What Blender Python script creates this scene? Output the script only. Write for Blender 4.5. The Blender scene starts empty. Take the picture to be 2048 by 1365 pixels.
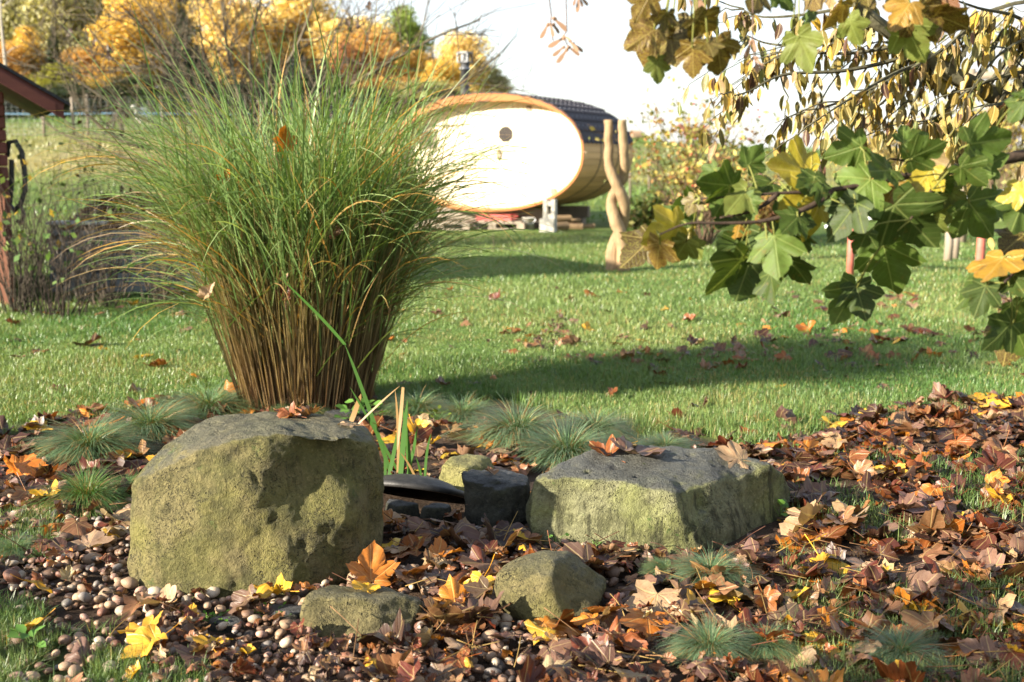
import bpy, bmesh, math, random
import numpy as np
from mathutils import Vector, Matrix, Euler, noise
from mathutils.bvhtree import BVHTree

R = math.radians
SC = bpy.context.scene
COL = SC.collection
rnd = random.Random(7)
rng = np.random.default_rng(11)

# ------------------------------------------------------------------ camera
CAMH, PITCH, FPX = 1.25, R(8.6), 2400.0        # metres, radians, focal length in photo pixels (2048 wide)
cam_d = bpy.data.cameras.new('camera')
cam = bpy.data.objects.new('camera', cam_d)
COL.objects.link(cam)
cam.location = (0, 0, CAMH)
cam.rotation_euler = (R(90) - PITCH, 0, 0)
cam_d.sensor_width = 36.0
cam_d.lens = 36.0 * FPX / 2048.0
cam_d.clip_end = 3000
cam_d.dof.use_dof = True
cam_d.dof.focus_distance = 3.9
cam_d.dof.aperture_fstop = 3.8
SC.camera = cam

# ------------------------------------------------------------------ sky, sun, exposure
SUN_EL = R(20.0)
SUN_AZ = (-0.89, -0.455)                      # where the sun stands, seen from the scene
w = bpy.data.worlds.new('World'); SC.world = w
w.use_nodes = True
nt = w.node_tree
sky = nt.nodes.new('ShaderNodeTexSky'); sky.sky_type = 'NISHITA'
sky.sun_disc = False
sky.sun_elevation = SUN_EL
sky.sun_rotation = math.atan2(SUN_AZ[0], SUN_AZ[1])
sky.air_density = 1.0; sky.dust_density = 1.2; sky.ozone_density = 1.0
bg = nt.nodes['Background']
# thin high cloud veil over the whole sky, with a few bluer gaps
wtc = nt.nodes.new('ShaderNodeTexCoord'); wno = nt.nodes.new('ShaderNodeTexNoise')
wno.inputs['Scale'].default_value = 2.2; wno.inputs['Detail'].default_value = 6; wno.inputs['Roughness'].default_value = .6
wmp = nt.nodes.new('ShaderNodeMapping'); wmp.inputs['Scale'].default_value = (1, 1, 2.5)
nt.links.new(wtc.outputs['Generated'], wmp.inputs[0]); nt.links.new(wmp.outputs[0], wno.inputs['Vector'])
wmr = nt.nodes.new('ShaderNodeMapRange'); nt.links.new(wno.outputs['Fac'], wmr.inputs[0])
wmr.inputs[1].default_value = .35; wmr.inputs[2].default_value = .65; wmr.inputs[3].default_value = .55; wmr.inputs[4].default_value = 1.0
wmx = nt.nodes.new('ShaderNodeMix'); wmx.data_type = 'RGBA'
wsp = nt.nodes.new('ShaderNodeSeparateXYZ'); nt.links.new(wtc.outputs['Generated'], wsp.inputs[0])
wel = nt.nodes.new('ShaderNodeMapRange'); nt.links.new(wsp.outputs[2], wel.inputs[0])      # the veil thins towards the zenith, as haze does
wel.inputs[1].default_value = .15; wel.inputs[2].default_value = .75; wel.inputs[3].default_value = 1.0; wel.inputs[4].default_value = .30
wmu = nt.nodes.new('ShaderNodeMath'); wmu.operation = 'MULTIPLY'; nt.links.new(wmr.outputs[0], wmu.inputs[0]); nt.links.new(wel.outputs[0], wmu.inputs[1])
nt.links.new(wmu.outputs[0], wmx.inputs[0]); nt.links.new(sky.outputs[0], wmx.inputs[6]); wmx.inputs[7].default_value = (3.0, 3.05, 3.15, 1)
nt.links.new(wmx.outputs[2], bg.inputs[0])
bg.inputs[1].default_value = 0.10

sun_d = bpy.data.lights.new('sun', 'SUN')
sun_d.energy = 5.0; sun_d.angle = R(0.53); sun_d.color = (1.0, 0.90, 0.74)
sun = bpy.data.objects.new('sun', sun_d); COL.objects.link(sun)
sv = Vector((SUN_AZ[0], SUN_AZ[1], 0)).normalized() * math.cos(SUN_EL) + Vector((0, 0, math.sin(SUN_EL)))
sun.rotation_euler = sv.to_track_quat('Z', 'Y').to_euler()
sun.location = sv * 50

SC.view_settings.view_transform = 'Standard'
SC.view_settings.look = 'None'
SC.view_settings.exposure = 1.95
SC.view_settings.gamma = 1.0
SC.render.engine = 'CYCLES'
SC.cycles.use_denoising = True
SC.cycles.max_bounces = 4
SC.cycles.transparent_max_bounces = 8

# ------------------------------------------------------------------ pixel -> world
CP, SP = math.cos(PITCH), math.sin(PITCH)
def ray(u, v):
    a, b = (u - 1024.0) / FPX, (682.5 - v) / FPX
    return Vector((a, CP + b * SP, -SP + b * CP))
def at(u, v, Y):
    d = ray(u, v); t = Y / d.y
    return Vector((d.x * t, Y, CAMH + d.z * t))
def sst(a, b, x):
    t = np.clip((x - a) / (b - a), 0, 1); return t * t * (3 - 2 * t)
def terr(x, y):
    """ground height; x, y floats or arrays"""
    x = np.asarray(x, float); y = np.asarray(y, float)
    left = 1 - sst(-8, 14, x * 60 / np.maximum(y, 20))
    top = 1.75 + 1.5 * left
    h = top * sst(19, 64, y) ** 1.1
    h = h - (1 - left) * 3.0 * sst(78, 130, y) + left * 4.0 * sst(62, 110, y)
    h = h + 0.03 * np.sin(x * 0.9 + 1.3) * np.sin(y * 0.7) * sst(5, 9, y)
    return h
def gz(x, y): return float(terr(x, y))
def ground(u, v):
    d = ray(u, v)
    t = (CAMH / -d.z) if d.z < -0.02 else 40.0
    for _ in range(30):
        p = Vector((0, 0, CAMH)) + d * t
        e = p.z - gz(p.x, p.y)
        t += e / max(0.03, -d.z + 0.01) * 0.7
        t = max(1.0, min(t, 120))
    p = Vector((0, 0, CAMH)) + d * t
    p.z = gz(p.x, p.y)
    return p
def groundv(u, v):
    """vectorised, flat ground only"""
    a = (u - 1024.0) / FPX; b = (682.5 - v) / FPX
    dz = -SP + b * CP; dy = CP + b * SP
    t = CAMH / -dz
    return a * t, dy * t
def project(x, y, z):
    rx, ry, rz = x, y, z - CAMH
    dep = ry * CP - rz * SP
    up = ry * SP + rz * CP
    return 1024 + FPX * rx / dep, 682.5 - FPX * up / dep

# ------------------------------------------------------------------ numpy value noise
_tab = np.random.default_rng(5).random((256, 256))
def vnoise(x, y, s=1.0, o=0):
    x = np.asarray(x, float) * s + 37.7 * o + 1000; y = np.asarray(y, float) * s + 11.3 * o + 1000
    xi = np.floor(x).astype(int); yi = np.floor(y).astype(int)
    fx = x - xi; fy = y - yi
    fx = fx * fx * (3 - 2 * fx); fy = fy * fy * (3 - 2 * fy)
    g = lambda i, j: _tab[i % 256, j % 256]
    return (g(xi, yi) * (1 - fx) + g(xi + 1, yi) * fx) * (1 - fy) + (g(xi, yi + 1) * (1 - fx) + g(xi + 1, yi + 1) * fx) * fy

# ------------------------------------------------------------------ object helpers
def tag(o, label=None, cat=None, group=None, kind=None):
    if label: o['label'] = label
    if cat: o['category'] = cat
    if group: o['group'] = group
    if kind: o['kind'] = kind
    return o
def link(name, me, mat=None, parent=None):
    o = bpy.data.objects.new(name, me); COL.objects.link(o)
    if mat is not None and me is not None and not me.materials: me.materials.append(mat)
    if parent is not None: o.parent = parent
    return o
def empty(name, loc=(0, 0, 0), rz=0.0):
    o = bpy.data.objects.new(name, None); COL.objects.link(o)
    o.location = loc; o.rotation_euler = (0, 0, rz); o.empty_display_size = 0.1
    return o
def copy_tree(o, parent=None):
    c = o.copy(); COL.objects.link(c); c.parent = parent
    for ch in list(o.children): copy_tree(ch, c)
    return c

def mesh_np(name, V, F, C=None, uv=None, smooth=True):
    """V (n,3), F list of arrays with equal row length (m,k); C per-vertex colour (n,3)"""
    me = bpy.data.meshes.new(name)
    V = np.asarray(V, np.float32)
    if not isinstance(F, list): F = [F]
    F = [np.asarray(f, np.int32) for f in F if len(f)]
    me.vertices.add(len(V)); me.vertices.foreach_set('co', V.ravel())
    loops = np.concatenate([f.ravel() for f in F])
    starts = []; s = 0
    for f in F:
        starts.append(s + np.arange(len(f)) * f.shape[1]); s += f.size
    me.loops.add(len(loops)); me.loops.foreach_set('vertex_index', loops)
    st = np.concatenate(starts).astype(np.int32)
    me.polygons.add(len(st)); me.polygons.foreach_set('loop_start', st)
    me.update(calc_edges=True)
    if smooth: me.polygons.foreach_set('use_smooth', np.ones(len(st), bool))
    if C is not None:
        a = me.attributes.new('Col', 'FLOAT_COLOR', 'POINT')
        C = np.asarray(C, np.float32)
        a.data.foreach_set('color', np.concatenate([C, np.ones((len(C), 1), np.float32)], 1).ravel())
    if uv is not None:
        l = me.uv_layers.new(name='UVMap')
        l.data.foreach_set('uv', np.asarray(uv, np.float32)[loops].ravel())
    return me

def ribbons(P, W, S, C):
    """P (N,K,3) paths, W (N,K) widths, S (N,K,3)|(N,1,3) side vectors, C (N,3)|(N,K,3) -> V,F,C"""
    N, K, _ = P.shape
    S = np.broadcast_to(S, P.shape)
    A = P - S * W[..., None] * 0.5; B = P + S * W[..., None] * 0.5
    V = np.stack([A, B], 2).reshape(-1, 3)
    base = (np.arange(N) * K * 2)[:, None] + (np.arange(K - 1) * 2)[None]
    F = np.stack([base, base + 1, base + 3, base + 2], -1).reshape(-1, 4)
    if C.ndim == 2: C = np.repeat(C[:, None], K, 1)
    CC = np.repeat(C[:, :, None], 2, 2).reshape(-1, 3)
    return V, F, CC

class MB:
    """collects shapes, builds ONE mesh"""
    def __init__(s): s.v = []; s.f = []; s.c = []; s.col = None
    def color(s, c): s.col = c; return s
    def _c(s, n): s.c += [s.col or (1, 1, 1)] * n
    def poly(s, pts, faces):
        b = len(s.v); s.v += [tuple(p) for p in pts]; s.f += [tuple(b + i for i in f) for f in faces]; s._c(len(pts))
    def box(s, x0, x1, y0, y1, z0, z1, M=None, bev=0.0):
        if bev <= 0:
            p = [Vector((x, y, z)) for x in (x0, x1) for y in (y0, y1) for z in (z0, z1)]
            if M is not None: p = [M @ q for q in p]
            s.poly(p, [(0, 1, 3, 2), (4, 6, 7, 5), (0, 4, 5, 1), (2, 3, 7, 6), (0, 2, 6, 4), (1, 5, 7, 3)])
            return
        bm = bmesh.new(); bmesh.ops.create_cube(bm, size=1)
        for vv in bm.verts:
            vv.co = Vector((x0 + (vv.co.x + .5) * (x1 - x0), y0 + (vv.co.y + .5) * (y1 - y0), z0 + (vv.co.z + .5) * (z1 - z0)))
        bmesh.ops.bevel(bm, geom=bm.edges[:], offset=bev, segments=1, affect='EDGES', profile=.5)
        s.bm(bm, M)
    def bm(s, bm, M=None):
        bm.verts.index_update()
        pts = [(M @ q.co if M is not None else q.co.copy()) for q in bm.verts]
        s.poly(pts, [tuple(q.index for q in f.verts) for f in bm.faces]); bm.free()
    def tube(s, path, rad, n=6, cap=True, twist=0.0):
        path = [Vector(p) for p in path]
        if not hasattr(rad, '__len__'): rad = [rad] * len(path)
        t0 = (path[1] - path[0]).normalized()
        ref = Vector((0, 0, 1)) if abs(t0.z) < .9 else Vector((1, 0, 0))
        nrm = t0.cross(ref).normalized()
        pts = []
        for i, p in enumerate(path):
            t = (path[min(i + 1, len(path) - 1)] - path[max(i - 1, 0)])
            if t.length < 1e-9: t = t0
            t = t.normalized()
            nrm = (nrm - t * nrm.dot(t))
            if nrm.length < 1e-6: nrm = t.orthogonal()
            nrm.normalize(); b = t.cross(nrm)
            for k in range(n):
                a = 2 * math.pi * k / n + twist * i
                pts.append(p + (nrm * math.cos(a) + b * math.sin(a)) * rad[i])
        fs = []
        m = len(path)
        for i in range(m - 1):
            for k in range(n):
                k2 = (k + 1) % n
                fs.append((i * n + k, i * n + k2, (i + 1) * n + k2, (i + 1) * n + k))
        if cap:
            fs.append(tuple(range(n - 1, -1, -1))); fs.append(tuple((m - 1) * n + k for k in range(n)))
        s.poly(pts, fs)
    def mesh(s, name, smooth=False):
        me = bpy.data.meshes.new(name)
        me.from_pydata([tuple(q) for q in s.v], [], s.f)
        if smooth: me.polygons.foreach_set('use_smooth', [True] * len(me.polygons))
        a = me.attributes.new('Col', 'FLOAT_COLOR', 'POINT')
        a.data.foreach_set('color', np.array([tuple(c) + (1,) for c in s.c], np.float32).ravel())
        me.update()
        return me
    def build(s, name, mat, parent=None, smooth=False):
        return link(name, s.mesh(name, smooth), mat, parent)

# ------------------------------------------------------------------ materials
class NT:
    def __init__(s, name):
        s.m = bpy.data.materials.new(name); s.m.use_nodes = True
        s.t = s.m.node_tree; s.b = s.t.nodes['Principled BSDF']; s.out = s.t.nodes['Material Output']
    def n(s, typ, **kw):
        x = s.t.nodes.new(typ)
        for k, v in kw.items():
            if k == 'ins':
                for kk, vv in v.items():
                    if isinstance(vv, bpy.types.NodeSocket): s.t.links.new(vv, x.inputs[kk])
                    else: x.inputs[kk].default_value = vv
            else: setattr(x, k, v)
        return x
    def l(s, a, b): s.t.links.new(a, b)
    def math(s, op, a, b=None, c=None):
        x = s.n('ShaderNodeMath', operation=op)
        for i, q in enumerate((a, b, c)):
            if q is None: continue
            if isinstance(q, bpy.types.NodeSocket): s.l(q, x.inputs[i])
            else: x.inputs[i].default_value = q
        return x.outputs[0]
    def mix(s, f, a, b, mode='MIX'):
        x = s.n('ShaderNodeMix', data_type='RGBA', blend_type=mode)
        for i, q in ((0, f), (6, a), (7, b)):
            if isinstance(q, bpy.types.NodeSocket): s.l(q, x.inputs[i])
            else: x.inputs[i].default_value = (q if i == 0 or len(q) == 4 else tuple(q) + (1,))
        return x.outputs[2]
    def noise(s, scale, detail=4, rough=.55, vec=None, dist=0.0):
        x = s.n('ShaderNodeTexNoise', ins={'Scale': scale, 'Detail': detail, 'Roughness': rough, 'Distortion': dist})
        if vec is not None: s.l(vec, x.inputs['Vector'])
        return x.outputs['Fac']
    def ramp(s, fac, stops):
        x = s.n('ShaderNodeValToRGB'); e = x.color_ramp.elements
        while len(e) < len(stops): e.new(.5)
        for q, (p, c) in zip(e, stops):
            q.position = p; q.color = tuple(c) + (1,) if len(c) == 3 else c
        s.l(fac, x.inputs[0]); return x.outputs[0]
    def step(s, fac, lo, hi):
        x = s.n('ShaderNodeMapRange', interpolation_type='SMOOTHSTEP', ins={1: lo, 2: hi})
        s.l(fac, x.inputs[0]); return x.outputs[0]
    def obj(s, scale=(1, 1, 1)):
        tc = s.n('ShaderNodeTexCoord')
        mp = s.n('ShaderNodeMapping', ins={'Scale': scale}); s.l(tc.outputs['Object'], mp.inputs[0])
        return mp.outputs[0]
    def pos(s, scale=(1, 1, 1)):
        g = s.n('ShaderNodeNewGeometry')
        mp = s.n('ShaderNodeMapping', ins={'Scale': scale}); s.l(g.outputs['Position'], mp.inputs[0])
        return mp.outputs[0]
    def bump(s, h, strength, dist=0.01):
        x = s.n('ShaderNodeBump', ins={'Strength': strength, 'Distance': dist}); s.l(h, x.inputs['Height'])
        s.l(x.outputs[0], s.b.inputs['Normal']); return x
    def set(s, col=None, rough=None, spec=None, metal=None):
        for k, v in (('Base Color', col), ('Roughness', rough), ('Specular IOR Level', spec), ('Metallic', metal)):
            if v is None: continue
            if isinstance(v, bpy.types.NodeSocket): s.l(v, s.b.inputs[k])
            elif isinstance(v, tuple): s.b.inputs[k].default_value = v + (1,)
            else: s.b.inputs[k].default_value = v
        return s.m
    def translucent(s, col, fac):
        tr = s.n('ShaderNodeBsdfTranslucent'); s.l(col, tr.inputs[0])
        mx = s.n('ShaderNodeMixShader', ins={0: fac})
        s.l(s.b.outputs[0], mx.inputs[1]); s.l(tr.outputs[0], mx.inputs[2]); s.l(mx.outputs[0], s.out.inputs[0])
    def colattr(s):
        a = s.n('ShaderNodeAttribute', attribute_name='Col').outputs['Color']
        o = s.n('ShaderNodeObjectInfo').outputs['Color']
        return s.mix(1.0, a, o, 'MULTIPLY')

def mat_plain(name, col, rough=.7, spec=.3, metal=0.0, var=.25, scale=8.0, bump=.15, stretch=(1, 1, 1)):
    m = NT(name); v = m.obj(stretch)
    n = m.noise(scale, 5, .6, v)
    c2 = tuple(q * (1 - var) for q in col); c3 = tuple(min(1, q * (1 + var)) for q in col)
    m.bump(m.noise(scale * 4, 4, .6, v), bump, .01)
    return m.set(m.ramp(n, [(.3, c2), (.7, c3)]), rough, spec, metal)
def mat_wood(name, col, var=.35, grain=(14, 14, .9), rough=.65, bump=.2):
    m = NT(name); v = m.obj(grain)
    n = m.noise(1.6, 6, .65, v, 1.2); k = m.noise(.35, 3, .5, v)
    f = m.math('ADD', m.math('MULTIPLY', n, .65), m.math('MULTIPLY', k, .35))
    oi = m.n('ShaderNodeObjectInfo').outputs['Random']
    f = m.math('ADD', f, m.math('MULTIPLY', m.math('SUBTRACT', oi, .5), .22))
    m.bump(n, bump, .006)
    return m.set(m.ramp(f, [(.25, tuple(q * (1 - var) for q in col)), (.75, tuple(min(1, q * (1 + var * .6)) for q in col))]), rough, .3)

def mat_leaf(name, transl=.28, spots=True, rough=.5, slo=.56, shi=.68, samt=.6, scol=(.42, .25, .16)):
    m = NT(name)
    uv = m.n('ShaderNodeUVMap').outputs[0]
    sx = m.n('ShaderNodeSeparateXYZ'); m.l(uv, sx.inputs[0])
    ax = m.math('ABSOLUTE', sx.outputs[0]); y = sx.outputs[1]
    def line(dx, dy):
        d = m.math('ABSOLUTE', m.math('SUBTRACT', m.math('MULTIPLY', ax, dy), m.math('MULTIPLY', y, dx)))
        along = m.math('ADD', m.math('MULTIPLY', ax, dx), m.math('MULTIPLY', y, dy))
        return d, m.math('LESS_THAN', along, 0.0)
    ds = []
    for dx, dy in ((0, 1), (.80, .60), (.98, -.12)):
        d, neg = line(dx, dy); ds.append(m.math('ADD', d, neg))
    dmin = m.math('MINIMUM', ds[0], m.math('MINIMUM', ds[1], ds[2]))
    main = m.math('SUBTRACT', 1.0, m.step(dmin, .006, .022))
    # side veins: slanted stripes measured from the midrib
    q = m.math('SUBTRACT', y, m.math('MULTIPLY', ax, .75))
    tri = m.math('PINGPONG', m.math('MULTIPLY', q, 9.0), .5)
    side = m.math('MULTIPLY', m.math('SUBTRACT', 1.0, m.step(tri, .02, .10)), .22)
    vein = m.math('MAXIMUM', main, side)
    oi = m.n('ShaderNodeObjectInfo')
    off = m.n('ShaderNodeVectorMath', operation='ADD'); m.l(uv, off.inputs[0])
    cv = m.n('ShaderNodeCombineXYZ'); m.l(m.math('MULTIPLY', oi.outputs['Random'], 50.0), cv.inputs[2])
    m.l(cv.outputs[0], off.inputs[1])
    tcn = m.n('ShaderNodeTexCoord').outputs['Object']
    off2 = m.n('ShaderNodeVectorMath', operation='ADD'); m.l(off.outputs[0], off2.inputs[0]); m.l(tcn, off2.inputs[1])
    big = m.noise(3.0, 4, .6, off2.outputs[0]); fine = m.noise(14, 4, .65, off2.outputs[0])
    base = m.colattr()
    c = m.mix(m.math('MULTIPLY', m.step(big, .35, .75), .55), base, m.mix(1.0, base, (.62, .50, .40), 'MULTIPLY'))
    if spots:
        c = m.mix(m.math('MULTIPLY', m.step(fine, slo, shi), samt), c, m.mix(1.0, base, scol, 'MULTIPLY'))
    if not spots:   # dark tar spots and browned patches
        tv = m.n('ShaderNodeTexVoronoi', feature='F1', ins={'Scale': 4.2, 'Randomness': 1.0}); m.l(off2.outputs[0], tv.inputs['Vector'])
        tr_ = m.n('ShaderNodeSeparateColor'); m.l(tv.outputs['Color'], tr_.inputs[0])
        tar = m.math('MULTIPLY', m.math('SUBTRACT', 1.0, m.step(m.math('ADD', tv.outputs['Distance'], m.math('MULTIPLY', fine, .12)), .15, .20)), m.math('GREATER_THAN', tr_.outputs[0], .55))
        c = m.mix(m.math('MULTIPLY', tar, .85), c, (.018, .012, .008))
        c = m.mix(m.math('MULTIPLY', m.step(big, .60, .72), .45), c, (.16, .12, .02))
    light = m.mix(.5, base, (.55, .42, .16)) if spots else m.mix(.45, base, (.42, .48, .16))
    c = m.mix(m.math('MULTIPLY', vein, .55), c, light)
    m.bump(m.math('ADD', m.math('MULTIPLY', vein, -.8), m.math('MULTIPLY', big, .5)), .45, .004)
    m.set(c, rough, .45 if spots else .28)
    m.translucent(m.mix(1.0, c, (1.25, 1.2, .6), 'MULTIPLY'), transl)
    return m.m
def mat_blade(name, transl=.3, rough=.45, spec=.45):
    m = NT(name); c = m.colattr()
    m.set(c, rough, spec)
    m.translucent(m.mix(1.0, c, (1.2, 1.15, .55), 'MULTIPLY'), transl)
    return m.m
def mat_col(name, rough=.7, spec=.3, scale=10.0, var=.3, bump=.2):
    m = NT(name); c = m.colattr(); n = m.noise(scale, 5, .6, m.obj())
    k = 1 - var
    m.bump(n, bump, .01)
    return m.set(m.mix(m.step(n, .3, .7), c, m.mix(1.0, c, (k, k, k), 'MULTIPLY')), rough, spec)

M = {}
M['leaf'] = mat_leaf('fallen_leaf_surface', .22, True, .42)
M['mottled'] = mat_leaf('mottled_leaf_surface', .30, True, .5, .42, .52, .9, (.30, .17, .20))
M['green_leaf'] = mat_leaf('living_leaf_surface', .40, False, .55)
M['blade'] = mat_blade('grass_blade_surface', .3, .42, .5)
M['foliage'] = mat_blade('foliage_surface', .3, .6, .25)
M['bark'] = mat_col('bark_surface', .85, .2, 30, .45, .5)
M['stone'] = mat_col('pebble_surface', .55, .40, 55, .45, .25)
M['paint'] = mat_col('plain_coloured_surface', .6, .3, 12, .25, .15)
M['pale_wood'] = mat_wood('fresh_spruce_boards', (.82, .70, .52), .12)
M['stave_wood'] = mat_wood('barrel_stave_wood', (.66, .40, .18), .32, (1.1, .6, 14))
M['old_wood'] = mat_wood('weathered_grey_wood', (.22, .18, .135), .45)
M['post_wood'] = mat_wood('carved_post_wood', (.25, .170, .092), .85, (22, 22, 1.5), .8, 1.0)
M['red_wood'] = mat_wood('red_stained_wood', (.125, .038, .028), .4, (2, 14, 14))
M['steel'] = mat_plain('stainless_steel', (.33, .34, .36), .38, .5, .85, .12, 5, .03)
M['dark_metal'] = mat_plain('dark_metal', (.035, .035, .04), .5, .4, .2, .2, 10, .05)
M['felt'] = mat_plain('roofing_felt', (.030, .030, .034), .85, .3, 0, .35, 30, .4)
M['shingle'] = mat_plain('bitumen_shingle', (.040, .034, .042), .75, .35, 0, .3, 40, .4)
M['glass'] = mat_plain('dark_window_glass', (.02, .02, .025), .06, .6, 0, .1, 3, .0)
M['rubber'] = mat_plain('black_plastic', (.020, .019, .018), .55, .4, 0, .6, 25, .15)

# mossy sandstone boulders
def mat_rock(name, seed, olive, tan, grey, moss=.25, greycover=.5, streak=.60, slo=.56):
    m = NT(name); p = m.obj()
    off = m.n('ShaderNodeVectorMath', operation='ADD'); m.l(p, off.inputs[0]); off.inputs[1].default_value = (seed, seed * 1.7, seed * .3)
    p = off.outputs[0]
    a = m.noise(4.5, 5, .6, p, .6); b = m.noise(16, 6, .65, p); f = m.noise(85, 5, .7, p); pt = m.noise(240, 3, .7, p)
    base = m.mix(m.step(a, .36, .62), olive, tan)
    base = m.mix(m.math('MULTIPLY', m.step(b, .46, .66), .75), base, tuple(q * .42 for q in olive))
    lich = m.noise(2.6, 4, .6, p, .8); base = m.mix(m.math('MULTIPLY', m.step(lich, .52, .68), .6), base, (tan[0] * 1.15, tan[1] * 1.25, tan[2] * .75))
    base = m.mix(m.math('MULTIPLY', m.step(f, .53, .70), .55), base, tuple(min(1, q * 1.75) for q in tan))
    base = m.mix(m.math('MULTIPLY', m.step(f, .47, .33), .55), base, tuple(q * .38 for q in olive))
    # grey weathered upper faces (no algae where it dries)
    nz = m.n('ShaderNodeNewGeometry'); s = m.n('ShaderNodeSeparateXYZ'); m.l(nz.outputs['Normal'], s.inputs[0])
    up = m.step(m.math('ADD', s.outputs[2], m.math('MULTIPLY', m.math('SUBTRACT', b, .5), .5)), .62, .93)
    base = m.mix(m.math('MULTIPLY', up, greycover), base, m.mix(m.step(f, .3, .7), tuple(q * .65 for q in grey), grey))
    # run-off streaks
    st = m.noise(1.0, 5, .6, m.obj((22, 22, 1.8)), .4)
    side = m.math('SUBTRACT', 1.0, m.step(m.math('ABSOLUTE', s.outputs[2]), .35, .8))
    base = m.mix(m.math('MULTIPLY', m.math('MULTIPLY', m.step(st, slo, slo + .12), side), streak), base, tuple(q * .25 for q in olive))
    # moss flecks
    ms = m.math('MULTIPLY', m.step(m.noise(11, 6, .7, p, .3), .64, .69), moss)
    base = m.mix(ms, base, (.045, .085, .012))
    v = m.n('ShaderNodeTexVoronoi', feature='DISTANCE_TO_EDGE', ins={'Scale': 6.0, 'Randomness': 1.0})
    wv = m.n('ShaderNodeVectorMath', operation='ADD'); m.l(p, wv.inputs[0])
    nd = m.n('ShaderNodeTexNoise', ins={'Scale': 7.0, 'Detail': 5.0}); m.l(p, nd.inputs['Vector'])
    m.l(nd.outputs['Color'], wv.inputs[1]); m.l(wv.outputs[0], v.inputs['Vector'])
    h = m.math('ADD', m.math('MULTIPLY', b, .8), m.math('ADD', m.math('MULTIPLY', f, .75), m.math('MULTIPLY', pt, .35)))
    crack = m.math('MULTIPLY', m.math('SUBTRACT', 1.0, m.step(v.outputs[0], .0, .016)), m.step(m.noise(6, 3, .5, p), .50, .60))
    pv = m.n('ShaderNodeTexVoronoi', feature='F1', ins={'Scale': 34.0, 'Randomness': 1.0}); m.l(wv.outputs[0], pv.inputs['Vector'])
    pit = m.math('MULTIPLY', m.math('SUBTRACT', 1.0, m.step(pv.outputs['Distance'], .12, .34)), m.step(m.noise(9, 3, .5, p), .47, .57))
    h = m.math('SUBTRACT', h, m.math('ADD', m.math('MULTIPLY', crack, 1.6), m.math('MULTIPLY', pit, 1.3)))
    base = m.mix(m.math('MULTIPLY', m.math('MAXIMUM', crack, pit), .70), base, tuple(q * .22 for q in olive))
    m.bump(h, 1.0, .020)
    return m.set(base, m.mix(up, (.78,) * 3, (.5,) * 3), .35)
# ================================================================== ground
BED_U = [-520, -380, 0, 250, 480, 760, 1000, 1180, 1400, 1560, 1700, 1900, 2100, 2520, 2650]
BED_V = [2500, 900, 865, 825, 795, 800, 800, 850, 885, 905, 870, 830, 815, 830, 2500]
def bedmask(x, y):
    """1 in the stone and leaf bed, 0 on the lawn"""
    u, v = project(x, y, 0.0)
    lim = np.interp(u, BED_U, BED_V)
    m = sst(-14, 14, v - lim + 40 * (vnoise(x, y, 5) - .5))
    # grassy corner at the very front left
    m = m * (1 - .55 * sst(-20, 60, v - (1235 + 0.34 * u) + 90 * (vnoise(x, y, 7, 2) - .5)) * (u < 420))
    return np.where(y > 7.5, 0, m)

xs = np.unique(np.concatenate([np.linspace(-300, -12, 30), np.linspace(-12, -4, 24), np.linspace(-4, 4.5, 150), np.linspace(4.5, 14, 26), np.linspace(14, 300, 30)]))
ys = np.unique(np.concatenate([np.linspace(-40, 1.5, 14), np.linspace(1.5, 8, 120), np.linspace(8, 26, 60), np.linspace(26, 130, 80), np.linspace(130, 600, 14)]))
GX, GY = np.meshgrid(xs, ys, indexing='ij')
GZ = terr(GX, GY)
near = (1 - sst(9, 16, GY))
GZ = GZ + near * .018 * (vnoise(GX, GY, 6) - .5) * sst(1.2, 2, GY)
bm_ = bedmask(GX, np.maximum(GY, 1.6))
dry = np.clip(sst(30, 40, GY) * (1 - sst(46, 60, GY)) * (vnoise(GX, GY, .12, 3) * 1.2), 0, 1)
nx, ny = len(xs), len(ys)
idx = np.arange(nx * ny).reshape(nx, ny)
Fg = np.stack([idx[:-1, :-1], idx[1:, :-1], idx[1:, 1:], idx[:-1, 1:]], -1).reshape(-1, 4)
me = mesh_np('ground', np.stack([GX, GY, GZ], -1).reshape(-1, 3), Fg, np.stack([bm_, dry, bm_ * 0], -1).reshape(-1, 3))
g = NT('ground_surface')
att = g.n('ShaderNodeAttribute', attribute_name='Col'); sp = g.n('ShaderNodeSeparateColor'); g.l(att.outputs['Color'], sp.inputs[0])
P1 = g.pos()
n1 = g.noise(.35, 5, .6, P1); n2 = g.noise(9, 5, .65, P1); n3 = g.noise(60, 4, .7, P1); n4 = g.noise(2.2, 4, .6, P1)
lawn = g.mix(g.step(n1, .35, .65), (.075, .135, .020), (.115, .160, .030))
lawn = g.mix(g.math('MULTIPLY', g.step(n4, .45, .7), .5), lawn, (.15, .15, .045))
lawn = g.mix(g.math('MULTIPLY', g.step(n2, .45, .7), .5), lawn, (.030, .060, .010))
dryc = g.mix(g.step(n4, .35, .65), (.22, .19, .085), (.30, .25, .10))
lawn = g.mix(sp.outputs[1], lawn, dryc)
soil = g.mix(g.step(n2, .35, .65), (.022, .014, .009), (.055, .034, .021))
soil = g.mix(g.math('MULTIPLY', g.step(n3, .5, .7), .5), soil, (.09, .06, .04))
gc = g.mix(sp.outputs[0], lawn, soil)
g.bump(g.math('ADD', n2, n3), .7, .02)
g.set(gc, .9, .2)
tag(link('ground', me, g.m), 'mown lawn and earth running up to the pasture hill', 'ground', kind='structure')

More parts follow.
